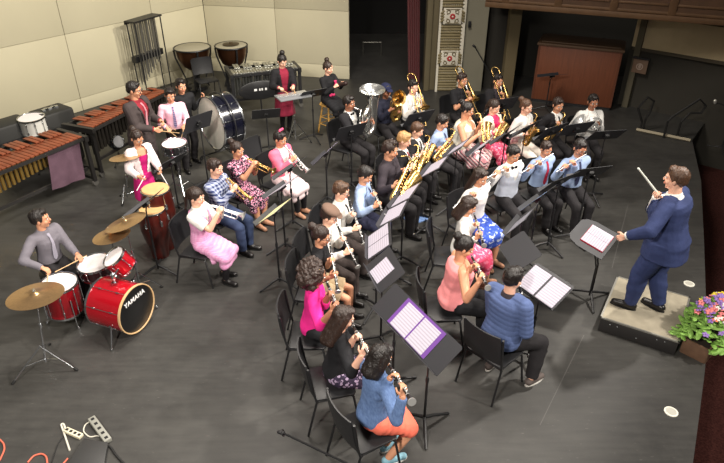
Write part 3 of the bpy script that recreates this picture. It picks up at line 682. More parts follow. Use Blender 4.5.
# ------------------------------------------------------------------ the stage and the hall around it
def floor_mat():
    m, nt, b, tc, N = nodes_of('stage_floor', .5); b.inputs['Specular IOR Level'].default_value = .4
    n1 = N('ShaderNodeTexNoise'); n1.inputs['Scale'].default_value = .9; n1.inputs['Detail'].default_value = 6
    n2 = N('ShaderNodeTexNoise'); n2.inputs['Scale'].default_value = 5; n2.inputs['Detail'].default_value = 8; n2.inputs['Roughness'].default_value = .7
    mp = N('ShaderNodeMapping'); mp.inputs['Scale'].default_value = (.7, 6, 1); mp.inputs['Rotation'].default_value = (0, 0, -.985)
    n3 = N('ShaderNodeTexNoise'); n3.inputs['Scale'].default_value = 3; n3.inputs['Detail'].default_value = 7
    L = nt.links
    L.new(tc.outputs['Object'], n1.inputs['Vector']); L.new(tc.outputs['Object'], n2.inputs['Vector']); L.new(tc.outputs['Object'], mp.inputs['Vector']); L.new(mp.outputs[0], n3.inputs['Vector'])
    f = math_node(nt, 'MULTIPLY_ADD', n1.outputs['Fac'], .5, math_node(nt, 'MULTIPLY', n2.outputs['Fac'], .3)); f = math_node(nt, 'ADD', f, math_node(nt, 'MULTIPLY', n3.outputs['Fac'], .3))
    r = N('ShaderNodeMapRange'); r.inputs['From Min'].default_value = .38; r.inputs['From Max'].default_value = .72; L.new(f, r.inputs['Value'])
    c = mix_col(nt, r.outputs[0], lin((46, 45, 44)) + (1,), lin((68, 67, 64)) + (1,))
    # pale scuffs
    n4 = N('ShaderNodeTexNoise'); n4.inputs['Scale'].default_value = 17; n4.inputs['Detail'].default_value = 2; L.new(mp.outputs[0], n4.inputs['Vector'])
    sc_ = math_node(nt, 'MULTIPLY', math_node(nt, 'GREATER_THAN', n4.outputs['Fac'], .73), .22); c = mix_col(nt, sc_, c, lin((150, 146, 140)) + (1,))
    L.new(c, b.inputs['Base Color'])
    rr = N('ShaderNodeMapRange'); rr.inputs['To Min'].default_value = .36; rr.inputs['To Max'].default_value = .6; L.new(n2.outputs['Fac'], rr.inputs['Value']); L.new(rr.outputs[0], b.inputs['Roughness'])
    return m
edge = [at(*q)[:2] for q in ((693, 463), (700, 410), (705, 370), (707, 345), (706.5, 320), (706, 300), (704, 240), (701, 180), (692, 140))]
poly = [(-9, -1), (1.9, -1), (2.35, 1.2), (2.7, 2.6)] + [tuple(q) for q in edge] + [(7.4, 12.4), (7.6, 20), (-9, 20)]
mb = MB(); mb.prism([(float(a), float(b)) for a, b in poly], -.06, 0); structure('floor', mb, floor_mat())
mb = MB(); q = [(1.85, -1), (2.32, 1.2), (2.67, 2.6)] + [(float(e[0] - .03), float(e[1])) for e in edge]
mb.loft([np.array([(x, y, -.9), (x + .02, y, -.9), (x + .02, y, -.005), (x, y, -.005)]) for x, y in q]); structure('trim_1', mb, mat('apron', (40, 34, 30), .6))
carpet = mat('carpet', (62, 34, 30), .95, 0, .1, vary=.5, scale=55, bump=.8, bscale=150)
mb = MB(); mb.box((8, 7.5, -.95), (14, 22, .1)); structure('house_floor', mb, carpet)
# floor joints
jm = mat('floor_joint', (80, 78, 76), .6)
for i, (a, b_) in enumerate((((584, 335), (540, 425)), ((628, 205), (612, 268)))):
    A, B = at(*a), at(*b_); mb = MB(); d = nz(B - A); s_ = np.array([-d[1], d[0], 0]) * .004
    mb.prism([tuple((A + s_)[:2]), tuple((A - s_)[:2]), tuple((B - s_)[:2]), tuple((B + s_)[:2])][::-1], .0, .0012); structure('trim_%d' % (i + 2), mb, jm)
# acoustic shell
shell = mat('shell_panel', (198, 191, 164), .7, 0, .3, vary=.03, scale=1.2); groove = mat('shell_joint', (60, 54, 46), .8)
cor = np.array([-3.87, 15.59]); lw = np.array([-.603, -.798]); bk = np.array([.98, -.197])
def panel_wall(name, A, d, spans, zs, nrm, thick=.06):
    mb = MB(); g = .010
    for s0, s1 in zip(spans[:-1], spans[1:]):
        for z0_, z1_ in zip(zs[:-1], zs[1:]):
            c = A + d * (s0 + s1) / 2; R = np.array([[d[0], -d[1], 0], [d[1], d[0], 0], [0, 0, 1.]])
            mb.box((c[0], c[1], (z0_ + z1_) / 2), (s1 - s0 - g, thick, z1_ - z0_ - g * .7), R)
    o = structure(name, mb, shell, bevel=.004)
    c = A + d * (spans[0] + spans[-1]) / 2 - nrm * .035; mb = MB(); mb.box((c[0], c[1], (zs[0] + zs[-1]) / 2), (spans[-1] - spans[0], .03, zs[-1] - zs[0]), R); mb.build('backing', groove, o)
panel_wall('wall_left', cor, lw, [0.02, 1.5, 3.62, 6.2, 8.8], [0.0, .27, 1.61, 4.2], np.array([.798, -.603]))
panel_wall('wall_back', cor, bk, [0.02, 1.83, 3.64], [0.0, .33, 1.61, 4.2], np.array([-.197, -.98]))
# black backstage behind the opening
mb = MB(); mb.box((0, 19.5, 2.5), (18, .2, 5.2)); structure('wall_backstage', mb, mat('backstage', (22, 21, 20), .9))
# red curtain leg, hanging in folds
mb = MB(); n = 60; U_ = np.linspace(0, 1, n); A = aty(407, 30, 14.5); x0, x1 = 1.02, 1.30
rows = []
for z in (0.02, .4, 1.2, 2.0, 3.2):
    rows.append(np.array([(x0 + .10 * (1 - min(z, 2) / 2) + (x1 - x0) * u, 14.5 + .05 * math.sin(u * 34 + z * .3), z) for u in U_] + [(x0 + .10 * (1 - min(z, 2) / 2) + (x1 - x0) * u, 14.53 + .05 * math.sin(u * 34 + z * .3), z) for u in U_[::-1]]))
mb.loft(rows); o = mb.build('stage_curtain', mat('red_velvet', (112, 20, 26), .95, sheen=.1)); tag(o, 'dark red velvet stage curtain hanging beside the olive column', 'curtain')
# lighting pipe on the dark backstage floor
a, b_ = aty(363, 58, 17.), aty(381, 59, 17.); mb = MB(); mb.tube([(a[0], a[1], .35), (b_[0], b_[1], .35)], .02, 10)
for p in (a, b_): mb.tube([(p[0], p[1], 0), (p[0], p[1], .36)], .016, 8)
o = mb.build('pipe_rail', mat('dull_pipe', (120, 118, 112), .4, .8)); tag(o, 'low grey metal rail in the dark opening beside the shell', 'rail')
# proscenium
olive = mat('olive_paint', (100, 91, 68), .75, vary=.06, scale=3); cream = mat('cream_plaster', (214, 208, 192), .7); rib = mat('rib_plaster', (128, 116, 84), .7, vary=.12, scale=12)
gray_o = mat('grey_olive', (122, 118, 102), .8, vary=.05, scale=2)
mb = MB(); mb.box((1.72, 14.35, 2.2), (.52, .6, 4.4)); mb.box((1.50, 14.02, 2.2), (.12, .08, 4.4)); structure('wall_proscenium_jamb', mb, olive, bevel=.01)
cx = 1.99; cw = .58; ro = thing('proscenium_column', 'cream and olive ornamental column with red rosettes beside the curtain', 'column', (cx, 14.0, 0)); ro['kind'] = 'structure'
mb = MB(); mb.box((0, .02, 2.1), (cw, .1, 4.2)); mb.build('backing', olive, ro)
mb = MB()
for sg in (-1, 1):
    mb.box((sg * (cw / 2 - .025), -.05, 2.1), (.05, .06, 4.2))
    if sg > 0:
        for i in range(52): mb.cyl((sg * (cw / 2 - .055), -.075, .06 + i * .08), (sg * (cw / 2 - .055), -.03, .06 + i * .08), .03, n=10)
mb.build('edge_strip', cream, ro)
meds = [.78, 1.70, 2.62]; mb = MB(); z = .05
while z < 3.9:
    if all(abs(z - q) > .19 for q in meds): mb.capsule((-.22, -.045, z), (.19, -.045, z), .03, n=8)
    z += .062
mb.build('ribs', rib, ro)
mb = MB(); z = .08
while z < 3.9:
    if all(abs(z - q) > .21 for q in meds):
        for i in range(8): mb.ell((-.17 + i * .046, -.078, z), (.008, .006, .008), n=6, m=4)
    z += .186
mb.build('beading', cream, ro)
for zc in meds:
    mb = MB(); mb.box((-.005, -.06, zc), (.40, .07, .34)); md = mb.build('medallion', cream, ro, bevel=.008)
    mb = MB()
    for sx in (-1, 1):
        for sz in (-1, 1):
            mb.torus((sx * .095 - .005, -.098, zc + sz * .095), .035, .009, 20, 6, Rx(math.pi / 2)); mb.tube([(sx * .05 - .005, -.098, zc + sz * .13), (sx * .06 - .005, -.098, zc + sz * .08), (sx * .13 - .005, -.098, zc + sz * .04)], .008, 6)
    for q in (-.15, .15): mb.box((-.005, -.097, zc + q), (.31, .012, .014))
    mb.build('scrollwork', mat('scroll_olive', (104, 92, 62), .7), md)
    mb = MB()
    for i in range(8): a = i * math.pi / 4; mb.ell((.042 * math.cos(a) - .005, -.102, zc + .042 * math.sin(a)), (.022, .012, .022), n=10, m=6)
    mb.build('rosette', mat('rosette_red', (176, 40, 44), .6), md); mb = MB(); mb.ell((-.005, -.112, zc), (.02, .012, .02)); mb.build('rosette_heart', cream, md)
    mb = MB()
    for sx in (-1, 1):
        for dz in (-.09, -.03, .03, .09): mb.capsule((sx * .25, -.085, zc + dz - .02), (sx * .20, -.085, zc + dz + .02), .022, n=8)
    mb.build('bracket', rib, md)
A_, B_ = np.array([2.15, 14.05]), np.array([2.80, 14.15])
mb = MB(); mb.prism([(2.27, 14.02), (2.78, 13.95), (2.80, 14.3), (2.15, 14.4)], 0, 3.2); structure('wall_proscenium', mb, gray_o)
q = aty(469.5, 24, 13.98); mb = MB(); mb.box((q[0], 13.96, q[2]), (.06, .05, .13)); o = mb.build('wall_speaker', BLACKM, bevel=.005); tag(o, 'small black box on the grey olive wall beside the ornamental column', 'speaker')
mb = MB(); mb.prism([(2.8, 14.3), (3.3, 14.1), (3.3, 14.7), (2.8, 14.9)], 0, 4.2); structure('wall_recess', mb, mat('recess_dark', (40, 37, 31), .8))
p = aty(513, 45, 13.6); mb = MB(); mb.box((p[0] + .0, 13.75, 1.6), (.24, .25, 3.2)); structure('wall_pilaster', mb, mat('pilaster', (104, 92, 66), .75))
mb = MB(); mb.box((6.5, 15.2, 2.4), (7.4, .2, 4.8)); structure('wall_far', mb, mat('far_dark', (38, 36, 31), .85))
mb = MB(); mb.box((2.9, 15.2, .35), (1.2, .5, .5)); 
# wooden crate
wood = nodes_of('crate_wood', .55); m, nt, b, tc, N = wood
mp = N('ShaderNodeMapping'); mp.inputs['Scale'].default_value = (14, 14, .9); n1 = N('ShaderNodeTexNoise'); n1.inputs['Scale'].default_value = 3; n1.inputs['Detail'].default_value = 6; n1.inputs['Distortion'].default_value = .6
nt.links.new(tc.outputs['Object'], mp.inputs[0]); nt.links.new(mp.outputs[0], n1.inputs['Vector']); nt.links.new(mix_col(nt, n1.outputs['Fac'], lin((84, 45, 27)), lin((126, 70, 43))), b.inputs['Base Color'])
CR = MATS['crate_wood']; A = at(530.5, 101)[:2]; B = at(610, 111)[:2]; d = nz(B - A); nb = np.array([-d[1], d[0]]); W_ = np.linalg.norm(B - A); cc = (A + B) / 2 + nb * .4
Rc = np.array([[d[0], -d[1], 0], [d[1], d[0], 0], [0, 0, 1.]]); cr = thing('wooden_crate', 'large reddish brown wooden cabinet standing behind the horn and trombone players', 'cabinet', (cc[0], cc[1], 0), Rc)
mb = MB(); mb.box((0, 0, .66), (W_, .8, 1.2)); mb.build('body', CR, cr, bevel=.01)
mb = MB(); mb.box((0, 0, 1.275), (W_ + .06, .86, .05)); mb.box((0, .05, 1.305), (W_ - .1, .7, .03)); mb.build('lid', mat('crate_top', (84, 62, 44), .6), cr, bevel=.008)
mb = MB(); mb.box((0, 0, .03), (W_ - .04, .76, .06)); mb.build('plinth', BLACKM, cr)
for x in (-W_ / 2 + .02, W_ / 2 - .02): mb = MB(); mb.box((x, -.402, .66), (.04, .012, 1.18)); mb.build('corner_strip', mat('crate_strip', (92, 50, 30), .5), cr)
# side box of the auditorium: carved parapet and the wall below it
A = np.array([2.55, 13.15]); d = nz(np.array([3.7, -1.5])); nrm = np.array([-d[1], d[0]]); Rf = np.array([[d[0], -d[1], 0], [d[1], d[0], 0], [0, 0, 1.]])
fz = 2.08; c = A + d * 3.6
wd = mat('parapet_wood', (92, 66, 42), .6, vary=.15, scale=6); wd2 = mat('parapet_panel', (78, 54, 35), .65, vary=.18, scale=5)
mb = MB(); mb.box((c[0], c[1], fz + .6), (7.2, .2, 1.2), Rf); o = structure('wall_box_parapet', mb, wd2)
mb = MB()
for zz, hh, t_ in ((fz + .05, .10, .28), (fz + .135, .05, .24), (fz + 1.05, .16, .28)): mb.box((c[0], c[1], zz), (7.2, t_, hh), Rf)
for i in range(7):
    e = A + d * (.4 + i * 1.02); mb.box((e[0], e[1], fz + .6), (.14, .25, 1.0), Rf)
    for z_ in (.28, .9): e2 = A + d * (.4 + i * 1.02 + .5); mb.box((e2[0], e2[1], fz + z_), (.86, .23, .04), Rf)
mb.build('moulding', wd, o, bevel=.008)
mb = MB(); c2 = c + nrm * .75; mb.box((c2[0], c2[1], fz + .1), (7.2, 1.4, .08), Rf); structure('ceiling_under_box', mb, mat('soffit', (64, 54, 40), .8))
# beige band and dark wall of the box
P0, P1 = aty(634, 40, 13.1), aty(760, 60, 11.6); d2 = nz((P1 - P0)[:2]); Rg = np.array([[d2[0], -d2[1], 0], [d2[1], d2[0], 0], [0, 0, 1.]])
mid = (P0 + P1)[:2] / 2 + d2 * .5; zt = 1.17
W2 = np.linalg.norm((P1 - P0)[:2]) + 1.0
mb = MB(); mb.box((mid[0], mid[1], zt + .42), (W2, .12, .62), Rg); structure('wall_box_band', mb, mat('beige_band', (186, 168, 134), .8, vary=.08, scale=3))
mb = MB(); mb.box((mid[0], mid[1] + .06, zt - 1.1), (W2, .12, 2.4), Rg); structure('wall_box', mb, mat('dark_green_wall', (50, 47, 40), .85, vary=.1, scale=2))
mb = MB(); mb.box((mid[0], mid[1] - .05, zt + .08), (W2, .1, .06), Rg); structure('trim_4', mb, mat('band_trim', (70, 62, 48), .7))
e = P0[:2] + d2 * .12; mb = MB(); mb.box((e[0], e[1] - .05, 1.0), (.12, .2, 3.4), Rg); structure('wall_box_post', mb, mat('post_olive', (84, 78, 62), .8))
# framed plaque on the dark wall
q = aty(640, 66, P0[1] - .28); g = thing('wall_plaque', 'small square brown plaque with a pale emblem on the dark side wall', 'plaque', (q[0], q[1], q[2]), Rg)
mb = MB(); mb.box((0, 0, 0), (.30, .03, .30)); mb.build('board', mat('plaque_brown', (120, 96, 78), .7), g, bevel=.004)
mb = MB(); mb.box((0, -.02, .165), (.34, .05, .04)); mb.build('rail', BLACKM, g)
mb = MB(); mb.torus((0, -.02, -.01), .06, .012, 20, 6, Rx(math.pi / 2)); mb.ell((0, -.02, -.01), (.03, .01, .045)); mb.build('emblem', mat('emblem', (170, 150, 136), .6), g)
# steps rail, pale step edge, coiled iron rails in the dark corner
q0, q1 = at(636, 131), at(690, 142); mb = MB(); mb.tube([q0 + np.array([0, 0, .03]), q1 + np.array([0, 0, .03])], .035, 4); o = mb.build('step_edge', mat('step_edge', (150, 140, 118), .7)); tag(o, 'pale step edging on the floor under the dark side wall', 'step')
for pts, lab in ((((642, 122), (638, 108), (648, 97), (654, 101), (650, 112), (646, 118)), 'dark looped iron handrail nearer the wooden cabinet'), (((668, 121), (672, 117), (700, 99), (706, 106), (701, 113), (690, 113), (681, 122)), 'dark bent iron handrail beside the standing microphone')):
    Y0 = at(640, 131)[1] - (.0 if pts[0][0] < 650 else .35); pp = [aty(x, y, Y0) for x, y in pts]; mb = MB(); mb.tube(pp, .022, 8); mb.tube([pp[0], (pp[0][0], pp[0][1], 0.)], .02, 8); mb.tube([pp[-1], (pp[-1][0], pp[-1][1], 0.)], .02, 8)
    tag(mb.build('handrail', mat('iron', (20, 19, 18), .6, .0)), lab, 'handrail', 'iron handrails in the dark corner')
# apron floor discs
for (x, y), lab in (((671, 412), 'round white cover set in the stage floor below the podium'), ((689, 284), 'round white cover set in the stage floor beyond the flowers')):
    p = at(x, y); t = thing('floor_pocket', lab, 'floor cover', (p[0], p[1], 0), None, 'round floor covers')
    mb = MB(); mb.revolve([(.066, 0), (.066, .008), (.05, .010), (.048, .004)], 28); mb.build('rim', mat('disc_white', (222, 220, 208), .5), t); mb = MB(); mb.revolve([(.048, .0), (.048, .0055)], 24); mb.build('plate', mat('disc_grey', (180, 178, 168), .5), t)
# podium
pt = [at(611, 275, .2), at(601, 317, .2), at(679, 342, .2), at(684, 300, .2)]; ctr = sum(pt) / 4; d = nz((at(679, 342, .2) - at(601, 317, .2))[:2]); Rp = np.array([[d[0], -d[1], 0], [d[1], d[0], 0], [0, 0, 1.]])
wpx = np.linalg.norm((pt[2] - pt[1])[:2]); dpx = .92
pc = (pt[1] + pt[2]) / 2 + Rp @ np.array([0, dpx / 2, 0]); po = thing('podium', 'low square conductor podium with a pale carpeted top', 'podium', (pc[0], pc[1], 0), Rp)
mb = MB(); mb.box((0, 0, .09), (wpx, dpx, .18)); mb.build('base', mat('podium_black', (40, 38, 37), .6), po, bevel=.006)
mb = MB(); mb.box((0, 0, .19), (wpx, dpx, .02)); mb.build('top', mat('podium_top', (150, 142, 124), .9, vary=.12, scale=9), po)
mb = MB()
for y in (-dpx / 2, dpx / 2): mb.box((0, y, .196), (wpx + .02, .02, .014))
for x in (-wpx / 2, wpx / 2): mb.box((x, 0, .196), (.02, dpx + .02, .014))
mb.build('edging', mat('alu', (170, 168, 160), .4, .8), po)
for x in (-.3, -.22, .0, .2, .28): mb = MB(); mb.cyl((x, -dpx / 2 - .003, .14 if x != 0 else .07), (x, -dpx / 2 + .01, .14 if x != 0 else .07), .008, n=8); mb.build('screw', CHROME, po)
# ------------------------------------------------------------------ the band
WHITE = cloth((226, 224, 220), 'white_cloth'); LBLUE = cloth((152, 172, 206)); PINKSH = cloth((236, 186, 204)); GREYSH = cloth((112, 108, 116)); CREAM = cloth((226, 218, 200))
NAVY = cloth((50, 60, 98), 'navy_suit'); SUITG = cloth((62, 54, 54), 'charcoal_suit'); SUITB = cloth((32, 31, 34), 'black_suit'); DSH = cloth((54, 48, 54), 'dark_shirt')
KHAKI = cloth((196, 172, 138)); FUCH = cloth((232, 44, 140)); SALM = cloth((242, 150, 152)); DENIM = nodes_of('denim', .85)[0]; JEANS = cloth((58, 70, 100), 'jeans')
MATS['denim'].node_tree.nodes['Principled BSDF'].inputs['Base Color'].default_value = lin((84, 112, 160)) + (1,)
d_ = MATS['denim'].node_tree; n_ = d_.nodes.new('ShaderNodeTexNoise'); n_.inputs['Scale'].default_value = 22; n_.inputs['Detail'].default_value = 5
d_.links.new(mix_col(d_, n_.outputs['Fac'], lin((58, 82, 128)), lin((116, 144, 190))), d_.nodes['Principled BSDF'].inputs['Base Color'])
PUFF = cloth((84, 100, 142), 'puffer_blue'); PLAID = pattern_mat('plaid', (44, 56, 100), (172, 180, 204), s=21.); FLORAL = pattern_mat('floral', (40, 32, 44), (222, 140, 170), (216, 180, 196), s=40.)
CHEV = pattern_mat('chevron', (232, 208, 206), (96, 74, 82), (206, 140, 148), s=15.); GING = pattern_mat('plaid', (220, 146, 192), (230, 176, 210), s=40.); PURF = pattern_mat('floral', (50, 42, 60), (168, 148, 176), (60, 48, 72), s=26.)
BLUEF = pattern_mat('floral', (50, 78, 172), (70, 96, 186), (186, 198, 226), s=20.); PINKF = pattern_mat('floral', (226, 80, 116), (236, 120, 150), (246, 180, 198), s=22.); STRIPE = pattern_mat('stripe', (222, 214, 210), (196, 150, 160), s=24.)
PURPT = pattern_mat('stripe', (84, 72, 110), (140, 130, 160), s=30.); REDT = cloth((172, 40, 64)); NVT = cloth((50, 54, 84)); BLKT = cloth((32, 32, 38), 'black_tie'); GRT = cloth((150, 146, 160), 'grey_tie')
SNEAK = nodes_of('sneaker_teal', .8)[0]; SNEAK.node_tree.nodes['Principled BSDF'].inputs['Base Color'].default_value = lin((126, 170, 186)) + (1,)
SNEAKG = nodes_of('sneaker_grey', .8)[0]; SNEAKG.node_tree.nodes['Principled BSDF'].inputs['Base Color'].default_value = lin((92, 82, 78)) + (1,)
TANSH = cloth((176, 132, 106)); TIGHTS = cloth((26, 24, 27), 'black_tights')
P = person
# --- percussion side
P('drummer', 'drummer boy', (40, 219), 1.50, -28, lean=4, yaw=46, pitch=4, R=np.array([.26, .30, .66]), L=np.array([-.10, .42, .66]), skin='tan', hair=('short', 'black'), top=GREYSH, tie=GRT, chair=False, seat=.43,
  label='boy in a grey shirt and tie seated behind the red drum kit', nR=np.array([0, .2, -1.]), nL=np.array([0, .2, -1.]), polesR=np.array([1., -.3, -.5]))
P('tux', 'man in a charcoal suit', (134, 90), 1.76, -18, sit=False, lean=3, yaw=18, pitch=12, R=np.array([.05, .40, 1.02]), L=np.array([-.12, .36, 1.08]), skin='tan', hair=('short', 'black'), top=cloth((126, 34, 46)), outer=('jacket', SUITG), tie=cloth((176, 120, 130)), bottom=('pants', SUITG), b=1.05, glasses=True,
  label='man in glasses and a charcoal suit standing at the snare drum')
P('pinkshirt', 'boy in a pink shirt', (170, 95), 1.50, -66, sit=False, lean=4, yaw=-4, pitch=18, R=np.array([.14, .30, .90]), L=np.array([-.10, .34, .92]), skin='tan', hair=('short', 'black'), top=PINKSH, tie=PURPT,
  label='boy in a pink shirt and purple tie standing behind the snare drum', nR=np.array([0, .2, -1.]), nL=np.array([0, .2, -1.]))
P('bassist', 'child in black behind the bass drum', (181, 86), 1.52, -48, sit=False, lean=6, yaw=-6, pitch=6, L=('px', 203, 95, 1.12), R=np.array([.14, .20, .86]), skin='tan', hair=('short', 'black'), top=BLACKC,
  label='child in black reaching over to the rim of the big bass drum')
P('congagirl', 'girl at the congas', (137, 138), 1.40, -42, sit=False, b=.8, lean=6, yaw=6, pitch=30, R=np.array([.16, .30, .80]), L=np.array([-.10, .34, .82]), skin='tan', hair=('bun', 'dark'), top=cloth((190, 30, 110)), sleeve='none', outer=('cardigan', cloth((236, 222, 222))), tuck=False, bottom=('skirt', cloth((196, 34, 116)), 1.0), socks=(TIGHTS, .9), corsage=False,
  label='girl in a magenta dress and white cardigan standing behind the congas')
P('bellgirl', 'girl in a red dress at the bells', (282, 61), 1.52, -62, sit=False, lean=4, yaw=12, pitch=28, R=np.array([.16, .34, .98]), L=np.array([-.06, .38, .98]), skin='fair', hair=('topbun', 'black'), top=cloth((132, 34, 56)), tuck=False, outer=('cardigan', SUITB), bottom=('skirt', cloth((120, 30, 52)), 1.05), socks=(TIGHTS, .9),
  label='girl in a dark red dress and black cardigan standing at the practice bells', nR=np.array([0, 0, -1.]), nL=np.array([0, 0, -1.]))
P('stoolgirl', 'girl on the wooden stool', (328, 68), 1.42, -42, lean=2, yaw=14, pitch=12, R=np.array([.03, .30, 1.02]), L=np.array([-.05, .38, 1.06]), skin='fair', hair=('topbun', 'dark'), top=BLACKC, tuck=False, bottom=('skirt', BLACKC, .95), socks=(TIGHTS, .9), corsage=True, seat=.60, chair=False, feet=[(.09, .30, .18), (-.07, .30, .18)],
  label='girl in black with pink flower trim seated on a wooden stool')
# --- trumpets
def wi(kind, end, who, **kw): return dict(kind=kind, end=end, label='%s played by the %s' % ({'silver_trumpet': 'silver trumpet', 'trumpet': 'brass trumpet', 'alto_sax': 'gold saxophone', 'tenor_sax': 'gold tenor saxophone', 'bari_sax': 'large gold baritone saxophone', 'clarinet': 'black clarinet', 'flute': 'silver flute', 'trombone': 'slide trombone', 'tuba': 'large silver tuba', 'euphonium': 'gold euphonium', 'french_horn': 'silver french horn'}[kind], who),
    group={'silver_trumpet': 'trumpets', 'trumpet': 'trumpets', 'alto_sax': 'saxophones', 'tenor_sax': 'saxophones', 'clarinet': 'clarinets', 'flute': 'flutes', 'trombone': 'trombones'}.get(kind), **kw)
P('trp1', 'girl in a pink checked dress', (196, 197), 1.50, -14, lean=0, yaw=4, pitch=16, inst=wi('silver_trumpet', (243, 217), 'girl in a pink checked dress'), skin='fair', hair=('pony', 'dark'), top=WHITE, sleeve='half', tuck=True, vest=GING, bottom=('skirt', GING, 1.05), socks=(TIGHTS, .95), feet=[(.10, .30, 0), (-.06, .20, 0)],
  label='girl in a pink checked dress and white blouse playing a silver trumpet')
P('trp2', 'boy in a plaid shirt', (215, 168), 1.58, -24, lean=2, yaw=6, pitch=14, inst=wi('trumpet', (251, 201), 'boy in a plaid shirt'), skin='fair', hair=('short', 'dark'), top=PLAID, tuck=False, bottom=('pants', JEANS),
  label='boy in a blue plaid shirt and jeans playing a trumpet')
P('trp3', 'girl in a patterned dress', (237, 150), 1.46, -30, lean=2, yaw=2, pitch=16, inst=wi('trumpet', (273, 172), 'girl in a patterned dress'), skin='tan', hair=('bun', 'dark'), top=FLORAL, sleeve='half', tuck=False, bottom=('skirt', FLORAL, .95), shoes=TANSH,
  label='girl in a black and pink patterned dress playing a trumpet')
P('trp4', 'girl in a pink jacket', (280, 139), 1.48, -34, lean=3, yaw=6, pitch=20, inst=wi('silver_trumpet', (307, 172), 'girl in a pink jacket'), skin='tan', hair=('short', 'black'), cap='bow', top=WHITE, outer=('cardigan', cloth((240, 112, 140))), tuck=False, bottom=('skirt', cloth((236, 214, 216)), 1.1), socks=(TIGHTS, .95), shoes=TANSH,
  label='girl in a pink jacket and pale skirt with a pink hair bow')
# --- low brass
P('tuba', 'boy in a black tuxedo', (349, 103), 1.60, -34, lean=0, yaw=4, pitch=6, inst=dict(kind='tuba', dir=(-.05, 1, -.10), hint=(.12, -.05, 1), label='large silver tuba held by the boy in a black tuxedo'), skin='brown', hair=('short', 'black'), top=WHITE, outer=('jacket', SUITB), bow=BLKT,
  label='boy in a black tuxedo and bow tie playing the large tuba')
P('euph', 'boy in a navy cap', (386, 91), 1.52, -58, lean=2, yaw=0, pitch=8, inst=dict(kind='euphonium', dir=(0, 1, -.12), hint=(.0, .1, 1), label='gold euphonium with its bell forward held by the boy in a navy cap'), skin='brown', hair=('short', 'black'), cap='beanie', top=cloth((38, 40, 56), 'navy_shirt'),
  label='boy in a navy cap half hidden behind a gold euphonium')
P('bone1', 'boy in a white shirt and black tie', (413, 87), 1.62, -62, lean=4, yaw=4, pitch=10, inst=dict(kind='trombone', dir=(.12, .72, -.62), label='slide trombone played by the boy in a white shirt', group='trombones'), skin='fair', hair=('short', 'black'), top=WHITE, tie=BLKT,
  label='boy in a white shirt and black tie playing a trombone')
P('bone2', 'boy in a black short sleeved shirt', (462, 80), 1.62, -58, lean=2, yaw=6, pitch=10, inst=dict(kind='trombone', dir=(.02, .70, -.70), label='slide trombone played by the boy in a black short sleeved shirt', group='trombones'), skin='tan', hair=('short', 'dark'), top=BLACKC, sleeve='half', tuck=False,
  label='boy in a black short sleeved shirt playing a trombone')
P('bone3', 'boy in a dark jacket by the cabinet', (498, 81), 1.56, -70, lean=2, yaw=0, pitch=10, inst=dict(kind='trombone', dir=(.0, .70, -.70), label='slide trombone played by the boy in front of the wooden cabinet', group='trombones'), skin='tan', hair=('short', 'black'), top=DSH, outer=('jacket', SUITB),
  label='boy in a dark jacket playing a trombone in front of the wooden cabinet')
# --- back row saxophones and horn
P('sax1', 'woman in a cream top', (467, 110), 1.66, -26, lean=4, yaw=4, pitch=18, inst=wi('alto_sax', (486, 142), 'woman in a cream top'), skin='tan', hair=('bun', 'black'), top=CREAM, sleeve='none', tuck=False, bottom=('skirt', CHEV, 1.15), b=1.24, shoes=LEATHER,
  label='woman in a sleeveless cream top and zigzag skirt playing a saxophone')
P('sax2', 'girl in a cream cardigan', (494, 107), 1.52, -44, lean=3, yaw=2, pitch=22, inst=wi('alto_sax', (496, 140), 'girl in a cream cardigan'), skin='fair', hair=('pony', 'dark'), top=cloth((222, 60, 110)), outer=('cardigan', CREAM), tuck=False, bottom=('skirt', PINKF, 1.0), shoes=TANSH,
  label='girl in a cream cardigan over pink playing a saxophone')
P('sax3', 'girl in a long white top', (526, 107), 1.56, -48, lean=3, yaw=2, pitch=12, inst=wi('alto_sax', (525, 144), 'girl in a long white top'), skin='fair', hair=('bun', 'brown'), top=WHITE, tuck=False, bottom=('pants', cloth((232, 222, 212))), shoes=TANSH,
  label='girl in white top and white trousers playing a saxophone')
P('sax4', 'boy in a black suit between saxophone and horn', (558, 105), 1.54, -62, lean=4, yaw=-12, pitch=14, inst=wi('alto_sax', (545, 142), 'boy in a black suit'), skin='tan', hair=('short', 'dark'), top=WHITE, outer=('jacket', SUITB), tie=BLKT,
  label='boy in a black suit sitting beside the french horn player')
P('horn', 'boy with the french horn', (593, 102), 1.60, -84, lean=2, yaw=-4, pitch=10, inst=dict(kind='french_horn', dir=(.10, 1, -.30), hint=(.1, 0, 1), label='silver french horn held by the boy in white near the cabinet'), skin='brown', hair=('short', 'black'), top=WHITE, tuck=False,
  label='boy in a white shirt playing the french horn')
# --- middle row
P('sax5', 'boy in a pale blue shirt and dark tie', (442, 122), 1.52, -28, lean=6, yaw=4, pitch=24, inst=wi('tenor_sax', (436, 160), 'boy in a pale blue shirt and dark tie'), skin='tan', hair=('short', 'black'), top=LBLUE, tie=NVT,
  label='boy in a pale blue shirt and dark tie playing a saxophone')
P('sax6', 'brown haired boy in a dark jacket', (417, 130), 1.44, -26, lean=6, yaw=4, pitch=24, inst=wi('alto_sax', (424, 162), 'brown haired boy in a dark jacket'), skin='fair', hair=('short', 'brown'), top=WHITE, outer=('jacket', SUITB), tie=BLKT,
  label='brown haired boy in a dark jacket in the saxophone row')
P('sax7', 'blond boy with a red tie', (404, 140), 1.54, -14, lean=6, yaw=2, pitch=20, inst=wi('alto_sax', (415, 176), 'blond boy with a red tie'), skin='fair', hair=('short', 'blond'), top=WHITE, outer=('jacket', SUITB), tie=REDT,
  label='blond boy with a red tie and dark jacket playing a saxophone')
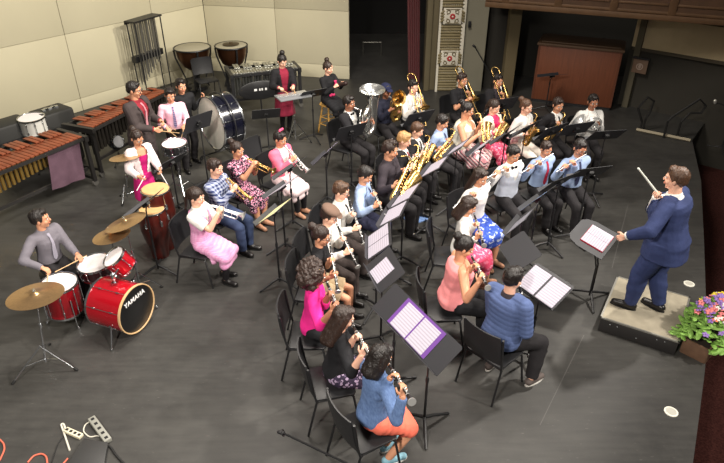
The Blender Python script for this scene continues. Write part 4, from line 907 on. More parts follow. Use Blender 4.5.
P('bari', 'tall boy in a dark shirt', (390, 150), 1.72, -22, lean=4, yaw=4, pitch=16, inst=wi('bari_sax', (396, 200), 'tall boy in a dark shirt'), skin='tan', hair=('spike', 'dark'), top=DSH, tuck=False, b=1.0,
  label='tall boy in a dark shirt playing the large baritone saxophone')
# --- clarinets
P('clar1', 'boy in a blue shirt with a clarinet', (365, 175), 1.52, -16, lean=8, yaw=2, pitch=32, inst=wi('clarinet', (384, 216), 'boy in a blue shirt'), skin='tan', hair=('short', 'black'), top=LBLUE, tie=NVT, bottom=('pants', cloth((50, 52, 74))),
  label='boy in a blue shirt and navy tie playing a clarinet')
P('clar2', 'boy in white with glasses', (341, 191), 1.54, -14, lean=6, yaw=2, pitch=18, inst=wi('clarinet', (364, 244), 'boy in white with glasses'), skin='fair', hair=('short', 'brown'), top=WHITE, tie=BLKT, glasses=True, bottom=('pants', cloth((70, 62, 60))),
  label='boy in white shirt and glasses playing a clarinet')
P('clar3', 'boy in a brown flat cap', (329, 216), 1.50, -14, lean=8, yaw=2, pitch=22, inst=wi('clarinet', (358, 267), 'boy in a brown flat cap'), skin='fair', hair=('short', 'dark'), cap='flat', top=WHITE, b=.8, bottom=('pants', cloth((62, 54, 52))),
  label='boy in a brown flat cap and white shirt playing a clarinet')
P('clar4', 'girl with a bun and glasses', (321, 236), 1.50, -8, lean=6, yaw=-2, pitch=16, inst=wi('clarinet', (338, 292), 'girl with a bun and glasses'), skin='tan', hair=('bun', 'dark'), top=BLACKC, sleeve='half', tuck=False, b=.8, glasses=True, bottom=('shorts', KHAKI),
  label='girl with a bun and glasses in a black top playing a clarinet')
P('clar5', 'curly haired girl', (316, 275), 1.54, 0, lean=6, yaw=6, pitch=14, inst=wi('clarinet', (342, 319), 'curly haired girl'), skin='brown', hair=('curly', 'umber'), top=FUCH, tuck=False, sleeve='elbow', bottom=('pants', BLACKC),
  label='girl with big curly hair in a bright pink top')
P('clar6', 'girl with long dark hair in black', (343, 318), 1.50, 14, lean=8, yaw=4, pitch=22, inst=wi('clarinet', (372, 362), 'girl with long dark hair in black'), skin='fair', hair=('long', 'dark'), top=BLACKC, tuck=False, sleeve='elbow', bottom=('skirt', PURF, .95), shoes=TANSH,
  label='girl with long dark hair in a black top and purple flowered skirt')
P('clar7', 'girl in a denim jacket', (380, 358), 1.56, 30, lean=6, yaw=6, pitch=26, inst=wi('clarinet', (412, 402), 'girl in a denim jacket'), skin='tan', hair=('bob', 'black'), top=DENIM, tuck=False, cback=.08, bottom=('skirt', cloth((240, 118, 96)), .86), shoes=SNEAK, feet=[(.12, .10, 0), (-.02, .16, 0)],
  label='girl in a blue denim jacket and coral skirt near the camera')
# --- flutes and neighbours
P('pinktop', 'woman in a pink sleeveless top', (464, 247), 1.62, 4, cback=.13, lean=6, yaw=-6, pitch=26, inst=wi('clarinet', (488, 288), 'woman in a pink sleeveless top'), skin='tan', hair=('bun', 'black'), top=SALM, sleeve='none', tuck=False, bottom=('pants', BLACKC), b=1.14,
  label='woman with a bun in a pink sleeveless top and black trousers')
P('puffer', 'boy in a blue puffer jacket', (513, 279), 1.66, 42, lean=4, yaw=-6, pitch=18, inst=wi('clarinet', (526, 322), 'boy in a blue puffer jacket', far=True), skin='fair', hair=('short', 'black'), top=DSH, outer=('puffer', PUFF), tuck=False, b=1.1, cback=.10, shoes=SNEAKG, feet=[(.31, .18, 0), (-.12, .05, 0)],
  label='boy in a blue quilted puffer jacket seated with his back turned')
P('fl1', 'girl with a ponytail in white', (468, 206), 1.46, -8, cback=.15, lean=4, yaw=-4, pitch=26, inst=wi('clarinet', (484, 246), 'girl with a ponytail in white'), skin='tan', hair=('side', 'dark'), top=WHITE, tuck=False, bottom=('skirt', PINKF, 1.05), shoes=TANSH,
  label='girl with long hair in white top and pink flowered skirt')
P('fl2', 'girl in white with a blue skirt', (480, 177), 1.54, -54, lean=3, yaw=4, pitch=20, inst=wi('flute', (453, 208), 'girl in white with a blue skirt', hint=(0, .3, 1)), skin='tan', hair=('long', 'dark'), top=WHITE, tuck=False, bottom=('skirt', BLUEF, .95), shoes=TANSH,
  label='girl in a white top and blue flowered skirt playing a flute')
P('fl3', 'boy in a pale grey vest', (513, 154), 1.60, -62, lean=2, yaw=2, pitch=22, inst=wi('flute', (487, 178), 'boy in a pale grey vest'), skin='tan', hair=('short', 'black'), top=WHITE, vest=cloth((188, 194, 208)), bow=BLKT,
  label='boy in a pale grey vest and bow tie playing a flute')
P('fl4', 'boy in a blue shirt and red tie', (546, 149), 1.52, -62, lean=4, yaw=-6, pitch=18, inst=wi('flute', (521, 173), 'boy in a blue shirt and red tie'), skin='tan', hair=('short', 'dark'), top=LBLUE, tie=REDT, hw=.97,
  label='boy in a pale blue shirt and red tie playing a flute')
P('fl5', 'boy in a blue shirt and glasses', (580, 148), 1.58, -74, lean=4, yaw=-4, pitch=22, inst=wi('flute', (556, 172), 'boy in a blue shirt and glasses'), skin='tan', hair=('short', 'black'), top=LBLUE, tie=NVT, glasses=True,
  label='boy in pale blue shirt and glasses at the end of the flute row')
# --- conductor
P('conductor', 'conductor', (676, 179), 1.80, 138, sit=False, lean=8, yaw=2, pitch=4, R=('px', 657, 193, 1.72), L=('px', 619, 239, 1.22), skin='fair', hair=('short', 'brown'), top=WHITE, outer=('jacket', NAVY, .95), tuck=True, bottom=('pants', NAVY), b=1.27, z0=.2, feet=[(.10, -.10, 0), (-.10, .16, 0)],
  polesR=np.array([.9, -.2, -.6]), polesL=np.array([-.9, -.2, -.5]), label='conductor in a navy suit standing on the podium', belly=.006)
# ------------------------------------------------------------------ percussion
DRED = mat('drum_red', (176, 16, 32), .18, .25, .6, coat=.6); HEADW = mat('drum_head', (228, 222, 222), .5); HEADB = mat('black_head', (18, 18, 19), .35)
CYM = mat('cymbal_bronze', (196, 160, 116), .3, .9, vary=.08, scale=40); HOOPW = mat('maple_hoop', (206, 170, 124), .4)
def axis_R(d, hint=(0, 0, 1)): x, y, z = frame_from(d, hint); return np.stack([x, y, z], 1)
def drum(name, label, cat, c, d, r, depth, shellm, headm, lugs=8, group=None, hoopm=None, headm2=None, hoop_r=.010):
    R = axis_R(d); t = thing(name, label, cat, c, R, group); hm_ = hoopm or CHROME
    mb = MB(); mb.revolve([(r, -depth / 2), (r * 1.001, 0), (r, depth / 2)], 40, cap=False); mb.build('shell', shellm, t)
    mb = MB(); mb.revolve([(0.001, depth / 2 + .004), (r * .97, depth / 2 + .004), (r * 1.0, depth / 2 - .002)], 40); mb.build('batter_head', headm, t)
    mb = MB(); mb.revolve([(0.001, -depth / 2 - .004), (r * .97, -depth / 2 - .004), (r * 1.0, -depth / 2 + .002)], 40); mb.build('resonant_head', headm2 or headm, t)
    for s_ in (1, -1):
        mb = MB(); z = s_ * depth / 2
        mb.revolve([(r * 1.0, z - .012), (r * 1.0 + hoop_r * 1.4, z - .012), (r * 1.0 + hoop_r * 1.4, z + .014), (r * .98 + hoop_r * .6, z + .014), (r * .98, z + .004)], 40, cap=False); mb.build('hoop', hm_, t)
    for i in range(lugs):
        mb = MB(); a = (i + .5) * 2 * math.pi / lugs; p = np.array([math.cos(a), math.sin(a), 0]) * (r + .014)
        mb.cyl(p + np.array([0, 0, -depth / 2 + .01]), p + np.array([0, 0, depth / 2 - .01]), .0045, n=6)
        for s_ in (1, -1): mb.capsule(p * .985 + np.array([0, 0, s_ * depth * .26 - .012]), p * .985 + np.array([0, 0, s_ * depth * .26 + .012]), .010, n=8)
        mb.build('lug', CHROME, t)
    return t, R
def tripod(mb, base, top, spread=.26, n=3, a0=.4, hub=.28, r=.009):
    base = np.asarray(base, float); mb.tube([base + np.array([0, 0, .06]), top], r * 1.1, 8)
    for i in range(n):
        a = a0 + i * 2 * math.pi / n; f_ = base + np.array([math.cos(a) * spread, math.sin(a) * spread, .012]); m_ = base + np.array([0, 0, hub])
        mb.tube([m_, f_], r * .8, 8); mb.tube([base + np.array([0, 0, .1]), m_ * .45 + f_ * .55], r * .6, 6); mb.capsule(f_ - (f_ - m_) * .05, f_, .014, n=8)
def stand_parts(t, base, top, spread=.26, a0=.4, hub=.28, r=.009, m=None):
    m = m or CHROME; mb = MB(); b_ = np.asarray(base, float); top = np.asarray(top, float); mid = b_ * .4 + top * .6
    mb.tube([b_ + np.array([0, 0, .06]), mid], r * 1.25, 8); mb.tube([mid, top], r * .8, 8); mb.cyl(mid - np.array([0, 0, .03]), mid + np.array([0, 0, .01]), r * 2, n=10); mb.build('pole', m, t)
    for i in range(3):
        a = a0 + i * 2 * math.pi / 3; f_ = b_ + np.array([math.cos(a) * spread, math.sin(a) * spread, .012]); m_ = b_ + np.array([0, 0, hub])
        mb = MB(); mb.tube([m_, f_], r * .85, 8); mb.tube([b_ + np.array([0, 0, .1]), m_ * .45 + f_ * .55], r * .6, 6); l = mb.build('leg', m, t)
        mb = MB(); mb.capsule(f_ - (f_ - m_) * .06, f_, .015, n=8); mb.build('rubber_foot', RUBBER, l)
def cymbal(c, r, tilt, tdir, label, base, a0=.4, spread=.28):
    c = np.asarray(c, float); R = Rz(tdir) @ Ry(tilt); t = thing('cymbal', label, 'cymbal', c, R, 'cymbals on stands')
    mb = MB(); mb.revolve([(.012, .030), (r * .10, .028), (r * .16, .014), (r * .2, .006), (r * .6, -.006), (r, -.018), (r, -.020), (r * .6, -.008), (r * .2, .004), (r * .12, .016), (.012, .026)], 44, cap=False); mb.build('disc', CYM, t)
    mb = MB(); mb.cyl((0, 0, .028), (0, 0, .05), .006, n=8); mb.cyl((0, 0, .05), (0, 0, .058), .013, n=10); mb.cyl((0, 0, .03), (0, 0, .038), .018, n=12); mb.build('wing_nut', CHROME, t)
    s = thing('cymbal_stand', 'chrome tripod stand under the ' + label.split(' cymbal')[0] + ' cymbal', 'cymbal stand', (base[0], base[1], 0), None, 'cymbal stands')
    stand_parts(s, (0, 0, 0), (c[0] - base[0], c[1] - base[1], c[2] - .012), spread, a0)
# --- drum kit
F_, B_ = at(137, 310, .30), at(101, 300, .30); d = nz(F_ - B_); ctr = F_ - d * .23; ctr[2] = .318
bd, R = drum('bass_drum', 'shiny red bass drum with a black front head on the stage floor', 'drum', ctr, d, .285, .46, DRED, HEADB, 8, None, None, HEADW, .006)
for nm in ('hoop',):
    hs_ = [c for c in bd.children if c.name.startswith('hoop')]
    hs_[0].data.materials.clear(); hs_[0].data.materials.append(HOOPW)
cu = bpy.data.curves.new('brand_text', 'FONT'); cu.body = 'YAMAHA'; cu.size = .078; cu.align_x = 'CENTER'; cu.align_y = 'CENTER'; cu.extrude = .0015; cu.space_character = 1.08; cu.offset = .0022
to = bpy.data.objects.new('brand_text', cu); col.objects.link(to)
hx = nz(np.cross((0, 0, 1), d)); upv = np.cross(d, hx)
Rt = R.T @ np.stack([hx, upv, d], 1); to.parent = bd; to.location = Vector((R.T @ (upv * .145)).tolist()) + Vector((0, 0, .2352)); to.rotation_euler = Matrix(Rt.tolist()).to_euler()
cu.materials.append(mat('logo_white', (235, 235, 235), .5)); bpy.context.view_layer.update(); me_ = bpy.data.meshes.new_from_object(to.evaluated_get(bpy.context.evaluated_depsgraph_get())); lo = link('logo_lettering', me_, bd); lo.location = to.location; lo.rotation_euler = to.rotation_euler; bpy.data.objects.remove(to)
inv = lambda p: R.T @ (np.asarray(p) - ctr)
for sg in (1, -1):
    mb = MB(); p = ctr + d * .08 + hx * sg * .27 - np.array([0, 0, .09]); q = ctr + d * .14 + hx * sg * .40; q[2] = .012
    mb.tube([inv(p), inv(q)], .011, 8); mb.capsule(inv(q + np.array([0, 0, .01])), inv(q), .014, n=8); mb.cyl(inv(p - hx * sg * .03), inv(p + hx * sg * .02), .022, n=10); mb.build('spur', CHROME, bd)
mb = MB(); tp = ctr + np.array([0, 0, .28]); mb.tube([inv(tp - np.array([0, 0, .0])), inv(tp + np.array([0, 0, .12]))], .016, 10); mb.box(inv(tp + np.array([0, 0, .01])), (.07, .05, .05), R.T); mb.tube([inv(tp + np.array([0, 0, .10])), inv(tp + hx * .1 + np.array([0, 0, .15]))], .011, 8); mb.capsule(inv(tp + np.array([0, 0, .09])), inv(tp + np.array([0, 0, .13])), .028, n=10); mb.build('tom_mount', CHROME, bd)
TOMC = at(120, 262, .74); tc_ = TOMC; drum('tom_drum', 'small red tom drum mounted above the red bass drum', 'drum', tc_, (-.45, -.25, .85), .130, .20, DRED, HEADW, 6)
SN = at(95, 263, .63); drum('snare_drum', 'snare drum with dark shell at the drum kit by the boy in grey', 'drum', SN - np.array([0, 0, .07]), (-.05, -.08, 1), .185, .14, mat('dark_shell', (46, 18, 22), .3, .2, coat=.4), HEADW, 8, 'snare drums')
FT = at(58, 283, .56); drum('floor_tom', 'red floor tom with a white head beside the seated drummer', 'drum', FT - np.array([0, 0, .19]), (.04, -.04, 1), .195, .38, DRED, HEADW, 8)
o = bpy.data.objects['floor_tom']
for i in range(3):
    a = i * 2.09 + .6; mb = MB(); mb.tube([(math.cos(a) * .215, math.sin(a) * .215, .06), (math.cos(a) * .215, math.sin(a) * .215, -.30), (math.cos(a) * .235, math.sin(a) * .235, -FT[2] + .20)], .008, 8); mb.capsule((math.cos(a) * .235, math.sin(a) * .235, -FT[2] + .225), (math.cos(a) * .235, math.sin(a) * .235, -FT[2] + .204), .014, n=8); mb.build('leg', CHROME, o)
s = thing('snare_stand', 'chrome stand under the snare drum of the drum kit', 'drum stand', (SN[0], SN[1], 0), None, 'snare stands'); stand_parts(s, (0, 0, 0), (0, 0, SN[2] - .15), .22, 1.1, .22)
cymbal(at(35, 294, .90), .275, .10, math.radians(110), 'large bronze cymbal over the floor tom', at(47, 366)[:2], 1.9, .36)
cymbal(at(125, 221, 1.10), .245, .30, math.radians(165), 'tilted bronze cymbal above the red tom', at(141, 290)[:2], .2, .26)
cymbal(at(111, 234, .98), .215, .14, math.radians(165), 'smaller bronze cymbal partly under the tilted one', at(117, 278)[:2], .9, .2)
cymbal(at(125, 156, 1.08), .22, .16, math.radians(120), 'thin bronze cymbal before the girl in magenta', at(128, 200)[:2], .4, .2)
D = PEOPLE['drummer']; t = thing('drum_throne', 'round black drum stool under the boy in the grey shirt', 'stool', (D.O[0], D.O[1], 0))
mb = MB(); mb.revolve([(.02, .36), (.16, .36), (.175, .375), (.175, .415), (.15, .43), (.001, .43)], 28); mb.build('seat', LEATHER, t); stand_parts(t, (0, 0, 0), (0, 0, .36), .22, .3, .2)
stick(D, 'R', 'drumstick', 'wooden drumstick in the drummer boy hand near the bronze cymbal', 'drumstick', .40, .0068, HOOPW, px=(47, 283)); stick(D, 'L', 'drumstick', 'wooden drumstick pointing down at the snare from the drummer boy', 'drumstick', .40, .0068, HOOPW, px=(55, 272))
# --- congas
CONG = nodes_of('conga_wood', .3)[0]; nt = CONG.node_tree; b = nt.nodes['Principled BSDF']; b.inputs['Coat Weight'].default_value = .4
nn = nt.nodes.new('ShaderNodeTexNoise'); nn.inputs['Scale'].default_value = 6; nt.links.new(mix_col(nt, nn.outputs['Fac'], lin((52, 17, 14)), lin((100, 34, 26))), b.inputs['Base Color'])
SKINH = mat('rawhide', (204, 164, 112), .6, vary=.1, scale=12)
def conga(base, hgt, r, label):
    t = thing('conga', label, 'conga drum', (base[0], base[1], 0), None, 'conga drums'); k = hgt
    mb = MB(); mb.revolve([(r * .72, .0), (r * .8, .2 * k), (r * 1.08, .45 * k), (r * 1.2, .62 * k), (r * 1.12, .8 * k), (r * .96, .97 * k)], 36); mb.build('shell', CONG, t)
    mb = MB(); mb.revolve([(.001, k + .004), (r * .8, k + .004), (r * .97, k), (r, k - .02)], 36); mb.build('drum_head', SKINH, t)
    mb = MB(); mb.torus((0, 0, k - .025), r * 1.03, .011, 36, 8)
    mb.build('hoop', CHROME, t)
    for i in range(6):
        mb = MB(); a = i * math.pi / 3 + .3; u = np.array([math.cos(a), math.sin(a), 0]); mb.tube([u * r * 1.05 + np.array([0, 0, k - .03]), u * r * 1.14 + np.array([0, 0, k * .8])], .006, 6); mb.box(u * r * 1.17 + np.array([0, 0, k * .77]), (.03, .03, .07), Rz(a)); mb.build('tuning_lug', CHROME, t)
c1, c2 = at(158, 251), at(157, 256); cw1 = at(155, 188, .93); cw2 = at(152, 207, .74)
conga(cw1, .93, .178, 'taller red brown conga drum behind the other conga'); conga(cw2 + np.array([-.0, -.03, 0]), .74, .16, 'shorter red brown conga drum with a tan head')
G = PEOPLE['congagirl']; stick(G, 'R', 'drumstick', 'pale stick held out flat by the girl in magenta', 'drumstick', .36, .007, HEADW, dirv=(.6, .5, -.1)); stick(G, 'L', 'drumstick', 'pale stick pointing at the conga from the girl in magenta', 'drumstick', .36, .007, HEADW, dirv=(.1, .8, -.5))
# --- orchestral snare
SB = at(174, 143, .86); drum('snare_drum', 'chrome snare drum in front of the boy in the pink shirt', 'drum', SB - np.array([0, 0, .08]), (0, -.05, 1), .185, .15, mat('chrome_shell', (140, 140, 146), .2, 1), HEADW, 10, 'snare drums')
s = thing('snare_stand', 'chrome tripod under the snare drum by the man in the suit', 'drum stand', (SB[0], SB[1], 0), None, 'snare stands'); stand_parts(s, (0, 0, 0), (0, 0, SB[2] - .165), .27, .9, .30)
for k_, nm in (('tux', 'man in the charcoal suit'), ('pinkshirt', 'boy in the pink shirt')):
    for s_ in 'RL': stick(PEOPLE[k_], s_, 'drumstick', 'wooden drumstick in the %s hand of the %s' % ({'R': 'right', 'L': 'left'}[s_], nm), 'drumstick', .38, .0065, HOOPW, dirv=((.3 if s_ == 'L' else -.3), .9, -.12))
# --- big bass drum on its cradle
c0 = at(210, 124, .78); dd = nz(np.array([-.76, -.65, .0])); BR = .455
bb, R = drum('concert_bass_drum', 'big dark blue concert bass drum with a grey white head', 'drum', c0 - dd * .22, dd, BR, .38, mat('blue_black_shell', (15, 16, 30), .2, .2, coat=.5), mat('old_head', (206, 204, 192), .6, vary=.10, scale=5), 10)
t = thing('bass_drum_cradle', 'black wheeled cradle holding the big concert bass drum', 'drum stand', (c0[0] - dd[0] * .22, c0[1] - dd[1] * .22, 0), Rz(math.atan2(dd[1], dd[0])))
mb = MB(); mb.torus((0, 0, .78), .50, .012, 44, 8, Rx(math.pi / 2) if False else Ry(math.pi / 2)); mb.build('hoop', BLACKM, t)
for sy in (1, -1):
    mb = MB(); mb.tube([(0, sy * .50, .78), (0, sy * .44, .4), (0, sy * .36, .07)], .014, 8); mb.tube([(-.30, sy * .36, .07), (.30, sy * .36, .07)], .014, 8); l = mb.build('side_frame', BLACKM, t)
    for sx in (1, -1):
        mb = MB(); mb.cyl((sx * .30, sy * .36 - .012, .032), (sx * .30, sy * .36 + .012, .032), .032, n=16); mb.build('caster', RUBBER, l)
mb = MB(); mb.tube([(-.2, -.36, .075), (-.2, .36, .075)], .012, 8); mb.tube([(.2, -.36, .075), (.2, .36, .075)], .012, 8); mb.build('cross_bar', BLACKM, t)
# --- timpani
COPPER = mat('copper_kettle', (96, 62, 42), .32, .85)
def timpano(c, r, label, cym=False):
    t = thing('timpani', label, 'timpani', (c[0], c[1], 0), None, 'timpani by the shell'); z = c[2]
    mb = MB(); mb.revolve([(.02, z - .52), (r * .35, z - .50), (r * .68, z - .40), (r * .9, z - .22), (r * .97, z - .03)], 40); mb.build('kettle', COPPER, t)
    mb = MB(); mb.revolve([(.001, z + .004), (r * .94, z + .004), (r * .99, z - .01)], 40); mb.build('drum_head', mat('timp_head', (158, 152, 132), .5), t); mb = MB(); mb.torus((0, 0, z - .01), r * 1.03, .018, 44, 8); mb.build('hoop', BLACKM, t)
    for i in range(4):
        a = i * math.pi / 2 + .5; u = np.array([math.cos(a), math.sin(a), 0]); mb = MB(); mb.tube([u * r * 1.06 + np.array([0, 0, z - .02]), u * r * 1.02 + np.array([0, 0, z - .2]), u * r * .55 + np.array([0, 0, .22]), u * r * .7 + np.array([0, 0, .04])], [.022, .02, .016, .02], 8); mb.build('strut', BLACKM, t)
    mb = MB(); mb.revolve([(r * .5, .02), (r * .62, .03), (r * .6, .1), (r * .2, .16), (r * .1, z - .5)], 28); mb.build('base', BLACKM, t)
    mb = MB(); mb.box((.0, -r * .75, .08), (.12, .26, .05)); mb.build('pedal', BLACKM, t)
    return t
ta = at(192, 47, .98); tb = at(231, 45, .98); timpano(ta, .40, 'timpani with plain head nearer the hanging chimes'); timpano(tb, .36, 'timpani with a cymbal lying on its head')
R = Rz(.4); t = thing('cymbal', 'dark cymbal lying on the head of a timpani', 'cymbal', (tb[0] + .0, tb[1], 1.0045)); mb = MB(); mb.revolve([(.001, .045), (.03, .042), (.045, .022), (.19, .003), (.19, .0), (.045, .018), (.001, .035)], 36); mb.build('disc', mat('dark_bronze', (84, 70, 52), .4, .8), t)
# folded chair in front of the timpani
p = at(209, 98); chair_at(np.array([p[0], p[1], 0]), Rz(math.radians(-150)), 'empty black chair standing in front of the two timpani')
# --- mallet instruments
def mallet(name, label, A, B, wid0, wid1, z, barm, nb, resm, side, frame_m, end=True, ares=True, legs=True):
    """A (low end, broad) to B along the near rail; side: +1 bars run to the left of A->B"""
    A = np.array([A[0], A[1]]); B = np.array([B[0], B[1]]); d = nz(B - A); L = np.linalg.norm(B - A); n = np.array([-d[1], d[0]]) * side
    R = np.array([[d[0], n[0], 0], [d[1], n[1], 0], [0, 0, 1.]]); flip = side < 0
    if flip: R = np.array([[d[0], -n[0], 0], [d[1], -n[1], 0], [0, 0, 1.]])
    S_ = -1 if flip else 1
    t = thing(name, label, name.replace('_', ' '), (A[0], A[1], 0), R); step = L / nb; Y = lambda y: S_ * y
    w = lambda x: wid0 + (wid1 - wid0) * x / L
    acc = {1, 2, 4, 5, 6}
    for i in range(nb):
        x = (i + .5) * step; h_ = w(x) * .56; mb = MB(); mb.box((x, Y(.02 + h_ / 2), z + .012), (step * .86, h_, .02)); mb.build('bar', barm, t, bevel=.003)
    for i in range(nb - 1):
        if i % 7 in acc:
            x = (i + 1) * step; h_ = w(x) * .46; y0 = w(x) * .52; mb = MB(); mb.box((x, Y(y0 + h_ / 2), z + .040), (step * .84, h_, .02)); mb.build('bar', barm, t, bevel=.003)
    mb = MB(); W = w
    for y0, y1 in ((0.0, 0.0), (wid0, wid1), (wid0 * .54, wid1 * .54)): mb.loft([np.array([(x, Y(y - .012), z - .05), (x, Y(y + .012), z - .05), (x, Y(y + .012), z - .0), (x, Y(y - .012), z - .0)]) for x, y in ((0, y0), (L, y1))])
    for x, ww in ((-.03, wid0), (L + .03, wid1)): mb.box((x, Y(ww / 2), z - .03), (.07, ww + .08, .09))
    mb.build('rail_frame', frame_m, t)
    for i in range(nb):
        x = (i + .5) * step; l = .46 - .30 * i / nb; mb = MB(); mb.cyl((x, Y(w(x) * .22), z - .03), (x, Y(w(x) * .22), z - .03 - l), step * .36, n=10); mb.build('resonator_tube', resm, t)
        if i % 7 in acc: mb = MB(); mb.cyl((x + step / 2, Y(w(x) * .74), z - .03), (x + step / 2, Y(w(x) * .74), z - .03 - l), step * .36, n=10); mb.build('resonator_tube', resm, t)
    for x, ww in ((-.03, wid0), (L + .03, wid1)):
        for y in (.02, ww - .02):
            mb = MB(); mb.box((x, Y(y), z / 2), (.06, .05, z - .16)); l = mb.build('leg', frame_m, t)
            mb = MB(); mb.cyl((x, Y(y) - .02, .05), (x, Y(y) + .02, .05), .05, n=18); mb.build('caster', mat('grey_wheel', (90, 88, 84), .6), l)
        mb = MB(); mb.box((x, Y(ww / 2), .14), (.05, ww, .05)); mb.build('end_bar', frame_m, t)
    mb = MB(); mb.box((L / 2, Y(wid0 * .1), .30), (L, .04, .05)); mb.build('stretcher', frame_m, t); return t, R
ROSE = mat('rosewood', (124, 63, 38), .45, vary=.22, scale=8); GOLDT = mat('gold_tube', (206, 172, 98), .3, .9)
A = at(83, 137, .88); dv = nz((at(0, 171, .88) - A)[:2]); E_ = A[:2] + dv * 2.3
m1, R1 = mallet('marimba', 'marimba with red brown bars and a purple cloth hung over its end', E_, A[:2], .98, .62, .87, ROSE, 30, GOLDT, 1, mat('marimba_frame', (36, 34, 33), .5))
a2 = at(93, 128, .88); b2 = at(168, 91, .88); mallet('xylophone', 'long brown barred xylophone along the cream shell behind the man in the suit', a2, b2, .58, .40, .87, ROSE, 24, mat('dark_tube', (52, 48, 44), .4, .6), 1, mat('marimba_frame', (36, 34, 33), .5))
va, vb = at(233, 75, .86), at(298, 68, .86); mallet('vibraphone', 'silver barred vibraphone with a black cover near the pale shell', va, vb, .66, .50, .85, mat('vibe_bar', (190, 190, 184), .3, .9), 22, mat('vibe_tube', (150, 152, 150), .3, .9), 1, mat('vibe_frame', (34, 34, 36), .4))
dvb = nz((vb - va)[:2]); c = va[:2] + dvb * .52 + np.array([dvb[1], -dvb[0]]) * .055; Rv = np.array([[dvb[0], -dvb[1], 0], [dvb[1], dvb[0], 0], [0, 0, 1.]])
t = thing('instrument_cover', 'black cover with white marks hanging on the front of the vibraphone', 'cover', (c[0], c[1], .50), Rv); mb = MB(); a = np.linspace(0, 2 * math.pi, 30, endpoint=False)
mb.loft([np.stack([.46 * np.cos(a), 0 * a + y, .2 * np.sin(a)], 1) * np.array([s_, 1, s_]) for y, s_ in ((-.03, .92), (-.02, 1), (.0, 1), (.01, .95))]); mb.build('body', BLACKM, t)
mb = MB()
for i, (x, ww) in enumerate(((-.10, .06), (-.01, .03), (.04, .03), (.12, .04))): mb.box((x, -.034, .02), (ww, .006, .045))
mb.build('mark', mat('logo_white', (235, 235, 235), .5), t)
mb = MB(); mb.tube([(.0, 0, -.2), (0, 0, -.50)], .015, 8); mb.build('rod', BLACKM, t)
# purple cloth over the marimba end
pc_ = at(74, 145, .80)[:2]; nrm_ = np.array([dv[1], -dv[0]]); nrm_ = nrm_ if nrm_[0] > 0 else -nrm_
mb = MB(); n = 16; rows = []
for j in range(15):
    z = .83 - .56 * j / 14; row = []
    for i in range(n): u = -.30 + .58 * i / (n - 1); o_ = .0 + .05 * (j / 14) + .016 * math.sin(u * 17 + j * .25) * (j / 14); q = pc_ + dv * (.18 - u + .10 * (j / 14)) + nrm_ * o_; row.append((q[0], q[1], z - .04 * (i / (n - 1))))
    rows.append(row)
top = [(pc_ + dv * (.18 - (-.30 + .58 * i / (n - 1))) - nrm_ * .07) for i in range(n)]
rows = [[(q[0], q[1], .855) for q in top]] + [[(r_[0], r_[1], .855) for r_ in rows[0]]] + rows
V = [p_ for r_ in rows for p_ in r_]; V2 = [(p_[0] - nrm_[0] * .006, p_[1] - nrm_[1] * .006, p_[2] - .006) for p_ in V]; Fc = [(j * n + i, j * n + i + 1, (j + 1) * n + i + 1, (j + 1) * n + i) for j in range(len(rows) - 1) for i in range(n - 1)]; o_ = len(V)
mb.add(V + V2, Fc + [tuple(o_ + q for q in f[::-1]) for f in Fc]); tag(mb.build('cloth_cover', cloth((86, 64, 76)), angle=180), 'dull purple cloth draped over the end of the marimba', 'cloth')
# --- tubular chimes
r0, r1 = at(165, 90), at(128, 106); zt = 1.72; c_top = aty(158, 15, r0[1])
dc = nz((r1 - r0)[:2]); Lc = .78; t = thing('tubular_chimes', 'tall rack of silver tubular chimes standing against the cream shell', 'chimes', (r0[0], r0[1], 0), np.array([[dc[0], -dc[1], 0], [dc[1], dc[0], 0], [0, 0, 1.]]))
mb = MB()
for y in (0, .22): mb.tube([(0, y, .06), (0, y, zt)], .014, 8); mb.tube([(Lc, y, .06), (Lc, y, zt)], .014, 8)
for x in (0, Lc): mb.tube([(x, -.12, .05), (x, .34, .05)], .016, 8)
mb.tube([(0, .1, .1), (Lc, .1, .1)], .014, 8); mb.build('frame', BLACKM, t)
mb = MB(); mb.box((Lc / 2, .11, zt), (Lc + .06, .28, .035)); mb.box((Lc / 2, -.03, zt - .03), (Lc + .06, .03, .07)); mb.build('top_rail', BLACKM, t)
mb = MB(); mb.box((Lc / 2, .05, zt - .80), (Lc + .08, .12, .13)); mb.build('damper_box', BLACKM, t)
for row, y, n in ((0, .03, 12), (1, .14, 8)):
    for i in range(n):
        x = .06 + (Lc - .12) * (i + .5 * row) / (n - .5); l = .88 + .50 * (i / n); mb = MB(); mb.tube([(x, y, zt - .04), (x, y, zt - .04 - l)], .0135, 10); mb.cyl((x, y, zt - .04), (x, y, zt - .02), .015, n=10); mb.build('chime_tube', mat('chime_silver', (150, 148, 143), .3, .8), t)
# --- cases and the white drum behind the marimba
def case(px, z, sx, sy, sz, rot, label):
    p = at(*px, z); t = thing('instrument_case', label, 'case', (p[0], p[1], 0), Rz(rot), 'black cases by the shell'); mb = MB(); mb.box((0, 0, sz / 2 + .0), (sx, sy, sz)); mb.build('body', mat('case_black', (34, 34, 33), .6), t, bevel=.05)
    mb = MB()
    for x in (-sx * .25, sx * .25): mb.box((x, -sy / 2 - .006, sz * .6), (.06, .02, .05))
    mb.build('latch', CHROME, t); mb = MB(); mb.box((0, 0, sz * .72), (sx + .012, sy + .012, .02)); mb.build('lid_seam', BLACKM, t); return t, p
case((6, 121), .95, .62, .45, .95, .95, 'black instrument case at the back against the cream shell beside the white drum'); ct, cp = case((50, 109), .98, .60, .46, .98, .95, 'black instrument case with bright metal fittings on top behind the white drum')
mb = MB()
for i in range(5): mb.box((-.12 + i * .06, .0 + .03 * (i % 2), .99), (.05, .06, .03), Rz(i * .7))
mb.build('fitting', CHROME, ct)
